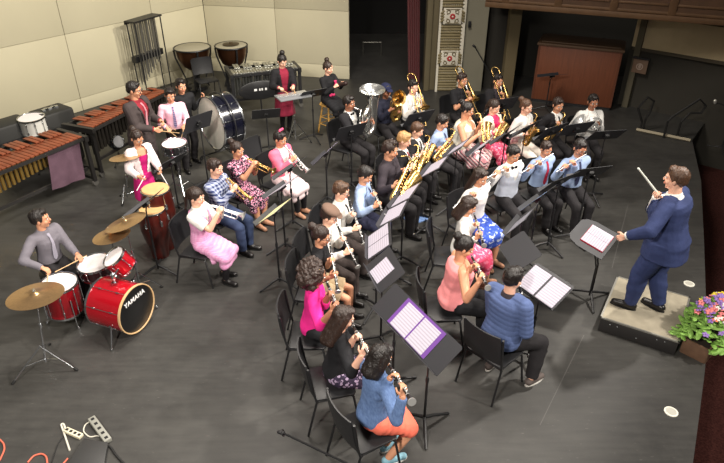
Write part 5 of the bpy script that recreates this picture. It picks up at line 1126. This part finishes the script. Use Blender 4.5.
p = at(31, 117, .98); drum('marching_drum', 'white drum with chrome hardware behind the marimba', 'drum', p - np.array([0, 0, .14]), (0, -.04, 1), .205, .26, mat('white_shell', (206, 204, 198), .35), HEADW, 10)
s = thing('drum_stand', 'black stand under the white drum behind the marimba', 'drum stand', (p[0], p[1], 0)); stand_parts(s, (0, 0, 0), (0, 0, .70), .2, .3, .25, .011, BLACKM)
p = at(116, 142, .42); t = drum('field_drum', 'small black and white drum beside the xylophone leg', 'drum', p, (.5, -.3, .2), .10, .14, BLACKM, mat('grey_head', (110, 110, 112), .5), 6)
s = thing('drum_stand', 'small stand under the black and white drum near the xylophone', 'drum stand', (p[0], p[1], 0)); stand_parts(s, (0, 0, 0), (0, 0, .34), .18, .3, .2, .009, BLACKM)
# --- practice bells in front of the girl in red
K = PEOPLE['bellgirl']; bp = at(293, 95, .94); Rb = K.RW; t = thing('practice_bells', 'small set of silver practice bells on a folding stand', 'glockenspiel', (bp[0], bp[1], .92), Rb)
mb = MB(); mb.box((0, 0, 0), (.62, .34, .03)); mb.build('tray', mat('grey_tray', (120, 122, 126), .5), t, bevel=.006)
for i in range(16):
    mb = MB(); mb.box((-.28 + i * .037, -.07, .022), (.03, .16 - .004 * i, .008)); mb.build('bar', SILVER, t)
s = thing('folding_stand', 'thin chrome folding stand under the practice bells', 'stand', (bp[0], bp[1], 0), Rb); stand_parts(s, (0, 0, 0), (0, 0, .895), .30, .5, .45, .008)
for s_ in 'RL': stick(K, s_, 'mallet', 'bell mallet in the %s hand of the girl in dark red' % {'R': 'right', 'L': 'left'}[s_], 'mallet', .28, .004, HOOPW, dirv=((-.2 if s_ == 'R' else .2), .9, -.12), r2=.012)
# --- wooden stool, and the block the girl holds
G = PEOPLE['stoolgirl']; t = thing('wooden_stool', 'tall yellow wooden stool under the girl in black', 'stool', (G.O[0], G.O[1], 0), G.RW); PINE = mat('pine_wood', (212, 164, 84), .5, vary=.12, scale=10)
mb = MB(); mb.revolve([(.02, .565), (.165, .565), (.175, .58), (.165, .597), (.001, .597)], 28); mb.build('seat', PINE, t)
for i in range(4):
    a = math.pi / 4 + i * math.pi / 2; u = np.array([math.cos(a), math.sin(a), 0]); mb = MB(); mb.tube([u * .11 + np.array([0, 0, .57]), u * .215 + np.array([0, 0, .0])], .017, 10); mb.build('leg', PINE, t)
for z, k_ in ((.18, .18), (.32, .158)):
    for i in range(4):
        a = math.pi / 4 + i * math.pi / 2; u, v = np.array([math.cos(a), math.sin(a), 0]), np.array([math.cos(a + math.pi / 2), math.sin(a + math.pi / 2), 0]); mb = MB(); mb.tube([u * k_ + np.array([0, 0, z]), v * k_ + np.array([0, 0, z])], .009, 8); mb.build('rung', PINE, t)
hc_ = (G.arms['R'][2] + G.arms['L'][2]) / 2; cw_ = G.tw(hc_ + np.array([0, .07, .02])); mb = MB(); mb.capsule((-.10, 0, -.03), (.10, 0, .05), .04, n=12); mb.tube([(-.14, 0, -.045), (.14, 0, .065)], .012, 8)
o = mb.build('hand_shaker', mat('shaker', (48, 32, 30), .4)); o.location = cw_.tolist(); o.rotation_euler = (0, 0, math.radians(-40)); tag(o, 'dark hand percussion shaker held up by the girl on the wooden stool', 'shaker')
# ------------------------------------------------------------------ music stands, sheets and small things
PAPER = nodes_of('sheet_paper', .75)[0]; nt = PAPER.node_tree; b = nt.nodes['Principled BSDF']; tc = nt.nodes.new('ShaderNodeTexCoord'); sp = nt.nodes.new('ShaderNodeSeparateXYZ'); nt.links.new(tc.outputs['Object'], sp.inputs[0])
fy = math_node(nt, 'FRACT', math_node(nt, 'MULTIPLY', sp.outputs[1], 36.)); sys_ = math_node(nt, 'LESS_THAN', fy, .45)
nn = nt.nodes.new('ShaderNodeTexNoise'); nn.inputs['Scale'].default_value = 140; nt.links.new(tc.outputs['Object'], nn.inputs['Vector']); mk = math_node(nt, 'MULTIPLY', sys_, math_node(nt, 'MULTIPLY_ADD', nn.outputs['Fac'], .5, .05))
nt.links.new(mix_col(nt, mk, lin((184, 178, 192)), lin((84, 80, 98))), b.inputs['Base Color'])
PURP = mat('purple_folder', (104, 62, 140), .5); YPAPER = mat('yellow_paper', (236, 228, 170), .7); BLUEP = mat('blue_folder', (110, 140, 190), .6); GREYP = mat('grey_folder', (130, 130, 142), .6); PINKB = mat('pink_book', (226, 60, 100), .6)
_st = {}
def desk_mesh(round_=False):
    k = 'r' if round_ else 's'
    if k in _st: return _st[k]
    w_, h_ = (.255, .33) if not round_ else (.33, .46)
    if round_: poly = [(-w_, 0), (w_, 0), (w_, h_ - .15), (w_ - .05, h_ - .05), (w_ - .13, h_), (-w_ + .13, h_), (-w_ + .05, h_ - .05), (-w_, h_ - .15)]
    else: poly = [(-w_, 0), (w_, 0), (w_, h_ - .02), (w_ - .02, h_), (-w_ + .02, h_), (-w_, h_ - .02)]
    mb = MB(); mb.prism(poly, -.004, .0); d_ = mb.mesh('desk', STANDM)
    mb = MB(); mb.box((0, -.002, .028), (2 * w_, .004, .056)); l_ = mb.mesh('ledge', STANDM)
    mb = MB(); mb.box((0, h_ * .45, -.02), (.06, .10, .035)); mb.cyl((-.04, h_ * .42, -.028), (.04, h_ * .42, -.028), .014, n=10); c_ = mb.mesh('clamp', BLACKM)
    _st[k] = (d_, l_, c_, h_); return _st[k]
SHEETW = 0
def stand(lip, heading, label, z=None, base=None, tilt=50, sheets=(), round_=False, double=False, leg0=.5):
    """lip: pixel of the ledge middle; heading: where the front of the desk faces; base: pixel of the foot if it shows"""
    hr = math.radians(heading); hd = np.array([math.cos(hr), math.sin(hr), 0])
    if base is not None:
        B = at(*base); off = .10; q = aty(lip[0], lip[1], B[1] + hd[1] * off); z = q[2]
        Lp = np.array([B[0] + hd[0] * off, B[1] + hd[1] * off, z]); Lp[0] = q[0]; B = np.array([Lp[0] - hd[0] * off, B[1], 0])
    else: Lp = at(lip[0], lip[1], z); B = np.array([Lp[0] - hd[0] * .10, Lp[1] - hd[1] * .10, 0])
    R0 = Rz(hr - math.pi / 2); t = thing('music_stand', label, 'music stand', B, R0, 'black music stands')
    # local: +Y towards the player
    d_, l_, c_, h_ = desk_mesh(round_); lp = R0.T @ (Lp - B); tr = math.radians(tilt)
    up = np.array([0, -math.sin(tr), math.cos(tr)]); nrm = np.array([0, math.cos(tr), math.sin(tr)]); xr = np.cross(up, nrm); RD = np.stack([xr, up, nrm], 1)
    for nm, me in (('desk', d_), ('ledge', l_), ('clamp', c_)): link(nm, me, t, lp, RD)
    cz = lp + up * h_ * .42 - nrm * .028
    mb = MB()
    if double:
        for x in (-.035, .035): mb.tube([(x, 0, .08), (x, 0, .5), cz + np.array([x, 0, 0])], .011, 8)
    else: mb.tube([(0, 0, .06), (0, 0, .62)], .0125, 10); mb.tube([(0, 0, .62), (0, 0, max(cz[2] - .08, .66)), cz], .009, 10); mb.cyl((0, 0, .58), (0, 0, .64), .017, n=10)
    mb.build('pole', BLACKM, t)
    for i in range(3):
        a = leg0 + i * 2 * math.pi / 3; mb = MB(); u = np.array([math.cos(a), math.sin(a), 0]); mb.tube([u * .01 + np.array([0, 0, .11]), u * .10 + np.array([0, 0, .085]), u * .29 + np.array([0, 0, .012])], [.017, .016, .013], 8); mb.build('leg', BLACKM, t)
    for i, (kind, x, y, w_, hh, m_, lab, rot) in enumerate(sheets):
        mb = MB(); lift = .0012 + .0035 * i; mb.box((0, 0, 0), (w_, hh, .0018)); 
        if kind == 'open_folder': mb = MB(); mb.box((-w_ / 4 - .001, 0, .004), (w_ / 2 - .004, hh, .002), Ry(.02)); mb.box((w_ / 4 + .001, 0, .004), (w_ / 2 - .004, hh, .002), Ry(-.02)); mb.box((0, 0, .001), (.014, hh, .002))
        o = mb.build(kind, m_); P_ = B + R0 @ (lp + xr * x + up * (y + hh / 2) + nrm * (lift)); o.location = P_.tolist(); o.rotation_euler = Matrix((R0 @ RD @ Rz(rot)).tolist()).to_euler()
        tag(o, lab, {'sheet_music': 'sheet music', 'music_folder': 'folder', 'open_folder': 'folder', 'music_book': 'book'}[kind], 'sheets on the music stands' if kind == 'sheet_music' else None)
    return t, R0 @ RD, B + R0 @ lp
def sm(lab, x=0, w_=.22, hh=.29, y=.006, m_=None, kind='sheet_music', rot=0): return (kind, x, y, w_, hh, m_ or PAPER, lab, rot)
# clarinet side, from the camera back
t1, RA, LA = stand((386, 322), 210, 'music stand with open purple folder beside the girl with long dark hair', z=.92, tilt=52); 
t2, RB, LB = stand((420, 358), 210, 'music stand in front of the girl in the denim jacket', z=.92, tilt=52)
mid = (LA + LB) / 2; up = RA[:, 1]; nr_ = RA[:, 2]; xx = RA[:, 0]
def on_desk(name, mb, m_, lab, cat, p, R_): o = mb.build(name, m_); o.location = p.tolist(); o.rotation_euler = Matrix(R_.tolist()).to_euler(); return tag(o, lab, cat)
mb = MB(); mb.box((0, 0, .002), (.60, .30, .003)); on_desk('music_folder', mb, PURP, 'open purple folder lying across two touching music stands', 'folder', mid + up * .165 + nr_ * .002 - xx * (-.02), RA)
for sg, lab in ((1, 'printed music page in the purple folder nearer the curly haired girl'), (-1, 'printed music page in the purple folder nearer the denim jacket')):
    mb = MB(); mb.box((0, 0, .0), (.245, .27, .002)); o = on_desk('sheet_music', mb, PAPER, lab, 'sheet music', mid + up * .155 + nr_ * .0075 + xx * (.02 - sg * .132), RA); o['group'] = 'sheets on the music stands'
stand((373, 279), 196, 'music stand with one sheet beside the bright pink top', z=.92, tilt=52, sheets=(sm('white sheet on the stand beside the bright pink top', -.02, .24, .24, .01, rot=.06),), leg0=1.2)
stand((368, 248), 180, 'music stand with two sheets in front of the brown flat cap', z=.92, tilt=50, sheets=(sm('sheet nearer the flat cap on the two sheet stand', -.12), sm('sheet nearer the bun girl on the two sheet stand', .12)))
stand((384, 218), 163, 'music stand with a grey folder near the boy in white with glasses', z=.93, tilt=52, sheets=(sm('sheet on the stand before the boy in white with glasses', 0, .40),))
stand((396, 200), 158, 'music stand before the boy in the blue shirt with clarinet', z=.95, tilt=52, sheets=(sm('sheet on the stand before the blue shirted clarinet boy', 0, .42),))
stand((426, 171), 156, 'music stand with white sheet in front of the baritone saxophone', z=.95, tilt=52, sheets=(sm('white sheet on the stand in front of the baritone saxophone', 0, .42),))
stand((450, 152), 152, 'black music stand by the boy in pale blue with saxophone', z=.98, tilt=48, sheets=(sm('sheet on the stand by the pale blue saxophone boy', 0, .3),))
stand((474, 151), 148, 'black music stand in front of the woman in the cream top', z=.95, tilt=45, sheets=(sm('sheet on the stand of the woman in the cream top', 0, .44, .27),))
stand((499, 140), 140, 'black music stand in front of the girl in the cream cardigan', z=.98, tilt=42)
stand((519, 134), 135, 'black music stand in front of the girl all in white', z=1.0, tilt=42)
stand((545, 137), 124, 'black music stand by the girl in white and the boy in black suit', z=.98, tilt=38)
stand((571, 134), 108, 'black music stand in front of the boy in the black suit', z=1.0, tilt=38)
stand((601, 139), 98, 'black music stand in front of the french horn player', z=1.0, tilt=45)
# flutes
stand((552, 187), 124, 'music stand in front of the boy with the red tie', base=(544, 249), tilt=40, sheets=(sm('blue folder on the stand of the boy with the red tie', .1, .26, .3, m_=BLUEP, kind='music_folder'),))
stand((584, 176), 104, 'music stand with a pink book before the flute boy in glasses', z=.98, tilt=44, sheets=(sm('pink music book on the stand of the flute boy in glasses', .06, .3, .24, y=.03, m_=PINKB, kind='music_book'),))
stand((530, 204), 138, 'music stand in front of the boy in the grey vest', z=.95, tilt=38, sheets=(sm('pale blue folder on the stand of the boy in the grey vest', .12, .24, .30, m_=BLUEP, kind='music_folder'),))
stand((513, 226), 148, 'music stand with a grey folder near the blue flowered skirt', z=.93, tilt=36, sheets=(sm('grey folder on the stand near the blue flowered skirt', .08, .3, .29, m_=GREYP, kind='music_folder'),))
stand((507, 259), 190, 'bare black music stand before the woman in the pink top', z=.92, tilt=55)
t, R_, L_ = stand((533, 297), 212, 'music stand with an open binder before the blue puffer jacket', z=.92, tilt=58, sheets=(sm('black binder lying open on the stand of the puffer jacket boy', 0, .50, .30, m_=mat('binder', (40, 40, 46), .5), kind='music_folder'),))
for sg, lab in ((1, 'printed page in the open binder nearer the pink top'), (-1, 'printed page in the open binder nearer the conductor')):
    mb = MB(); mb.box((0, 0, 0), (.225, .28, .002)); o = on_desk('sheet_music', mb, PAPER, lab, 'sheet music', L_ + R_[:, 1] * .155 + R_[:, 2] * .0075 - R_[:, 0] * sg * .125, R_); o['group'] = 'sheets on the music stands'
# trumpets, tuba, percussion
stand((267, 216), 156, 'music stand with yellowish sheet before the pink checked dress', base=(267, 285), tilt=50, sheets=(sm('yellowish sheet on the stand before the pink checked dress', .0, .40, m_=YPAPER),))
stand((275, 191), 152, 'music stand with white sheets before the plaid shirt', base=(275, 250), tilt=52, sheets=(sm('white sheets on the stand before the plaid shirt', 0, .46),))
stand((284, 173), 152, 'music stand before the girl in the patterned dress', base=(285, 227), tilt=48)
stand((320, 159), 158, 'lone music stand with pale purple sheets between trumpets and tuba', base=(320, 203), tilt=42, sheets=(sm('pale purple sheets on the lone stand', 0, .42, .30, m_=mat('lilac_paper', (204, 190, 226), .7)),))
stand((348, 138), 122, 'black music stand in front of the tuba player', base=(349, 189), tilt=32)
stand((266, 118), 104, 'low black music stand between the bass drum and pink jacket', base=(267, 152), tilt=42)
stand((310, 97), 120, 'black music stand next to the practice bells', base=(312, 140), tilt=50)
stand((197, 130), 140, 'tall black music stand behind the chrome snare drum', base=(202, 186), tilt=24, sheets=(sm('white sheet at the edge of the stand near the snare drum', -.18, .1, .29),))
stand((167, 168), 150, 'black music stand beside the congas', base=(170, 212), tilt=44)
stand((139, 209), 162, 'black music stand with one white sheet beside the drum kit', base=(147, 272), tilt=48, sheets=(sm('white sheet on the stand beside the drum kit', 0.02, .22, .28),))
stand((415, 124), 120, 'black music stand in front of the white shirted trombone player', z=.98, tilt=35, sheets=(sm('sheet on the stand of the white shirted trombone player', 0, .24),))
stand((499, 110), 112, 'black music stand before the trombone player by the cabinet', z=.98, tilt=35)
stand((548, 76), 108, 'lone black music stand in front of the wooden cabinet', base=(543, 111), tilt=70)
t, R_, L_ = stand((611, 247), -37, 'conductor music stand with rounded desk and double post', base=(579, 299), tilt=75, round_=True, double=True)
mb = MB(); mb.box((0, 0, .006), (.408, .283, .012)); on_desk('score', mb, mat('score_red', (190, 40, 60), .6), 'open white score with red cover on the conductor stand', 'score', L_ + R_[:, 1] * .18 + R_[:, 2] * .001, R_)
for sg, lab in ((1, 'score page on the conductor stand nearer the podium side'), (-1, 'score page on the conductor stand away from the camera')):
    mb = MB(); mb.box((0, 0, 0), (.198, .275, .004)); on_desk('score_page', mb, PAPER, lab, 'sheet music', L_ + R_[:, 1] * .18 + R_[:, 2] * .0155 + R_[:, 0] * sg * .102, R_)
# empty chairs
def ec(px, face, label): p = at(*px, .45); chair_at(np.array([p[0], p[1], 0]), Rz(math.radians(face - 90)), label)
ec((262, 166), -35, 'empty black chair beside the girl in the pink jacket')
# conductor's baton
Cn = PEOPLE['conductor']; stick(Cn, 'R', 'baton', 'thin white baton raised in the hand of the conductor', 'baton', .46, .012, mat('baton_white', (232, 236, 226), .5), px=(638, 168), back=.04)
# flowers at the podium
q0, q1 = at(681, 352), at(703, 363); dF = nz((q1 - q0)[:2]); nF = np.array([-dF[1], dF[0]]); Lf, Wf = .62, .26
c = (q0 + q1)[:2] / 2 + nF * Lf / 2; Rq = np.array([[dF[0], -dF[1], 0], [dF[1], dF[0], 0], [0, 0, 1.]])
t = thing('flower_planter', 'wooden planter box of mixed flowers beside the podium', 'planter', (c[0], c[1], 0), Rq)
mb = MB()
for s_ in (-1, 1): mb.box((s_ * (Wf / 2), 0, .10), (.018, Lf, .2)); mb.box((0, s_ * (Lf / 2), .10), (Wf, .018, .2))
mb.box((0, 0, .01), (Wf, Lf, .02)); mb.build('box', mat('planter_wood', (112, 84, 64), .7, vary=.15, scale=15), t, bevel=.003); mb = MB(); mb.box((0, 0, .16), (Wf - .02, Lf - .02, .04)); mb.build('soil', mat('soil', (46, 36, 28), .95), t)
rnd = random.Random(5); NFL = 0
def bloom(mb, c, r, n):
    nrm = nz(np.array([rnd.uniform(-.6, .6), rnd.uniform(-.8, .3), 1])); x, y, z = frame_from(nrm)
    for i in range(n):
        a = i * 2 * math.pi / n; u = np.cos(a) * x + np.sin(a) * y; mb.ell(c + u * r * .6, (r * .55, r * .42, r * .16), np.stack([u, np.cross(nrm, u), nrm], 1), 8, 4)
mb = MB()
for i in range(300):
    u = np.array([rnd.uniform(-.25, .25), rnd.uniform(-.36, .36), 0]); zz = .22 + .36 * math.sqrt(max(0, 1 - (u[0] / .27) ** 2 - (u[1] / .40) ** 2)) * rnd.uniform(.45, 1)
    a = rnd.uniform(0, 6.28); l = rnd.uniform(.05, .085); d_ = np.array([math.cos(a), math.sin(a), rnd.uniform(-.5, .5)]); x, y, z = frame_from(nz(d_)); mb.ell((u[0], u[1], zz), (l * .42, l * .10, l), np.stack([x, y, z], 1), 8, 4)
lf = mb.build('leaves', mat('leaf_green', (136, 180, 84), .55, vary=.3, scale=8), t, angle=180)
mb = MB()
for i in range(14): a = rnd.uniform(-.2, .2), rnd.uniform(-.3, .3); mb.tube([(a[0] * .5, a[1] * .7, .16), (a[0], a[1], .46)], .004, 6)
mb.build('stem', mat('stem_green', (80, 116, 52), .6), t)
for nm, rgb, n, rr, reg in (('purple_flower', (150, 116, 190), 26, .036, (0, -.05)), ('pink_flower', (226, 130, 130), 16, .036, (.05, -.02)), ('white_flower', (232, 226, 220), 10, .032, (.06, .0)), ('orange_flower', (226, 120, 70), 6, .034, (.08, -.1)), ('yellow_flower', (232, 206, 60), 16, .042, (.02, .27))):
    for i in range(n):
        mb = MB(); u = (reg[0] + rnd.gauss(0, .10), reg[1] + rnd.gauss(0, .15 if nm != 'yellow_flower' else .06)); zz = .25 + .36 * math.sqrt(max(.05, 1 - (u[0] / .30) ** 2 - (u[1] / .44) ** 2)); bloom(mb, np.array([u[0], u[1], zz]), rr, 5); mb.build(nm, mat(nm, rgb, .6), t, angle=180)
# microphones
def mic(cap_px, base_px, label):
    B = at(*base_px); q = aty(cap_px[0], cap_px[1], B[1]); t = thing('microphone_stand', label, 'microphone', (B[0], B[1], 0)); stand_parts(t, (0, 0, 0), (0, 0, q[2] - .12), .25, .2, .05, .010, BLACKM)
    mb = MB(); e = np.array([q[0] - B[0], 0, q[2]]); mb.tube([(0, 0, q[2] - .13), e * .7 + np.array([0, 0, (q[2] - .06) * .3]), e], .009, 8); mb.build('boom', BLACKM, t); mb = MB(); mb.capsule(e, e + np.array([-.01, -.0, .04]), .024, .03); mb.build('capsule', mat('mic_grille', (190, 188, 180), .4, .6), t)
mic((715, 103), (721, 150), 'microphone on a stand by the dark side wall')
B = at(490, 98); q = aty(475, 47, B[1]); t = thing('microphone_stand', 'black boom stand leaning by the grey olive wall', 'microphone stand', (B[0], B[1], 0)); stand_parts(t, (0, 0, 0), (0, 0, .55), .2, .2, .05, .010, BLACKM)
mb = MB(); e = q - np.array([B[0], B[1], 0]); mb.tube([(.05, 0, .40), e], .012, 8); mb.capsule(e, e + np.array([-.04, 0, .03]), .025); mb.build('boom', BLACKM, t)
B = at(330, 447); q0, q1 = at(283, 433, .30), at(352, 466, .42); t = thing('microphone_stand', 'black boom arm of a low microphone stand near the front chair', 'microphone stand', (q1[0], q1[1], 0)); w1 = np.array([0, 0, .42]); w0 = q0 - np.array([q1[0], q1[1], 0])
stand_parts(t, (0, 0, 0), (0, 0, .42), .2, .4, .05, .011, BLACKM); mb = MB(); mb.tube([w1 + (w1 - w0) * .1, w0], .010, 8); mb.build('boom', BLACKM, t); mb = MB(); mb.capsule(w0, w0 + np.array([-.04, .01, -.0]), .02, .016); mb.torus(w0, .028, .006, 16, 6, Ry(1.2)); mb.build('mic_clip', BLACKM, t)
# cables, power strips, floor box
def strip(a, b_, w_, hgt, m_, name, lab, cat):
    A, B_ = at(*a), at(*b_); d_ = nz((B_ - A)[:2]); c = (A + B_) / 2; L = np.linalg.norm(B_ - A); t = thing(name, lab, cat, (c[0], c[1], 0), np.array([[d_[0], -d_[1], 0], [d_[1], d_[0], 0], [0, 0, 1.]])); mb = MB(); mb.box((0, 0, hgt / 2), (L, w_, hgt)); mb.build('body', m_, t, bevel=.006); return t, L
IV = mat('ivory_plastic', (214, 206, 180), .5); GP = mat('grey_plastic', (138, 138, 130), .5)
t, L = strip((66, 431), (82, 438), .055, .035, IV, 'power_strip', 'ivory power strip with its cable on the stage floor', 'power strip'); mb = MB(); [mb.box((-L / 2 + L * (i + .5) / 4, 0, .036), (.03, .025, .003)) for i in range(4)]; mb.build('socket_key', RUBBER, t)
t, L = strip((92, 420), (109, 443), .07, .045, GP, 'power_strip', 'grey metal power strip on the stage floor', 'power strip'); mb = MB(); [mb.box((-L / 2 + L * (i + .5) / 5, 0, .046), (.03, .03, .003)) for i in range(5)]; mb.build('socket_key', BLACKM, t)
q = [at(x, y) for x, y in ((84, 442), (109, 445), (104, 475), (64, 475))]; mb = MB(); mb.prism([tuple(p[:2]) for p in q][::-1], .0, .045); tag(mb.build('floor_box', mat('dark_box', (52, 52, 52), .5), bevel=.008), 'flat dark box on the floor among the cables', 'floor box')
def cable(pts, r, m_, lab, lift=0.):
    P_ = np.array([at(*p)[:2] for p in pts]); s_ = np.linspace(0, 1, len(P_)); u = np.linspace(0, 1, len(P_) * 6); k_ = np.stack([np.interp(u, s_, P_[:, i]) for i in (0, 1)], 1)
    for _ in range(6): k_[1:-1] = (k_[:-2] + 2 * k_[1:-1] + k_[2:]) / 4
    mb = MB(); mb.tube(np.c_[k_, np.full(len(k_), r + lift)], r, 6); tag(mb.build('cable', m_), lab, 'cable', 'cables on the stage floor')
ORG = mat('orange_cord', (206, 104, 82), .6); BLK = mat('black_cord', (26, 26, 26), .6); WHT = mat('white_cord', (206, 202, 188), .5)
cable(((0, 440), (4, 444), (5, 450), (0, 461)), .008, ORG, 'short orange cord curving in at the edge of the stage'); cable(((28, 463), (34, 456), (42, 454), (47, 457), (48, 470)), .008, ORG, 'looped orange cord on the floor beside the dark box'); cable(((62, 466), (68, 459)), .008, ORG, 'piece of orange cord running under the dark box')
cable(((70, 451), (67, 442), (63, 430), (61, 425), (64, 424), (66, 431)), .009, WHT, 'white cord looping around the ivory power strip'); cable(((92, 421), (85, 425), (83, 432), (90, 438), (97, 436), (104, 437), (108, 443)), .006, WHT, 'thin pale cord looping by the grey power strip')
cable(((66, 434), (58, 444), (54, 456), (50, 468)), .006, BLK, 'thin black cord leading away from the ivory power strip'); cable(((84, 440), (98, 443), (110, 446), (116, 456), (126, 466)), .010, BLK, 'thick black cable at the end of the grey power strip')
# loose folder on the floor
p = at(416, 219); mb = MB(); mb.box((0, 0, .008), (.32, .24, .016)); mb.box((.02, .01, .018), (.22, .20, .004)); o = mb.build('music_folder', BLUEP); o.location = p.tolist(); o.rotation_euler = (0, 0, .5); tag(o, 'pale blue folder lying on the floor under the saxophone row', 'folder')
bpy.data.scenes.remove(_ts)
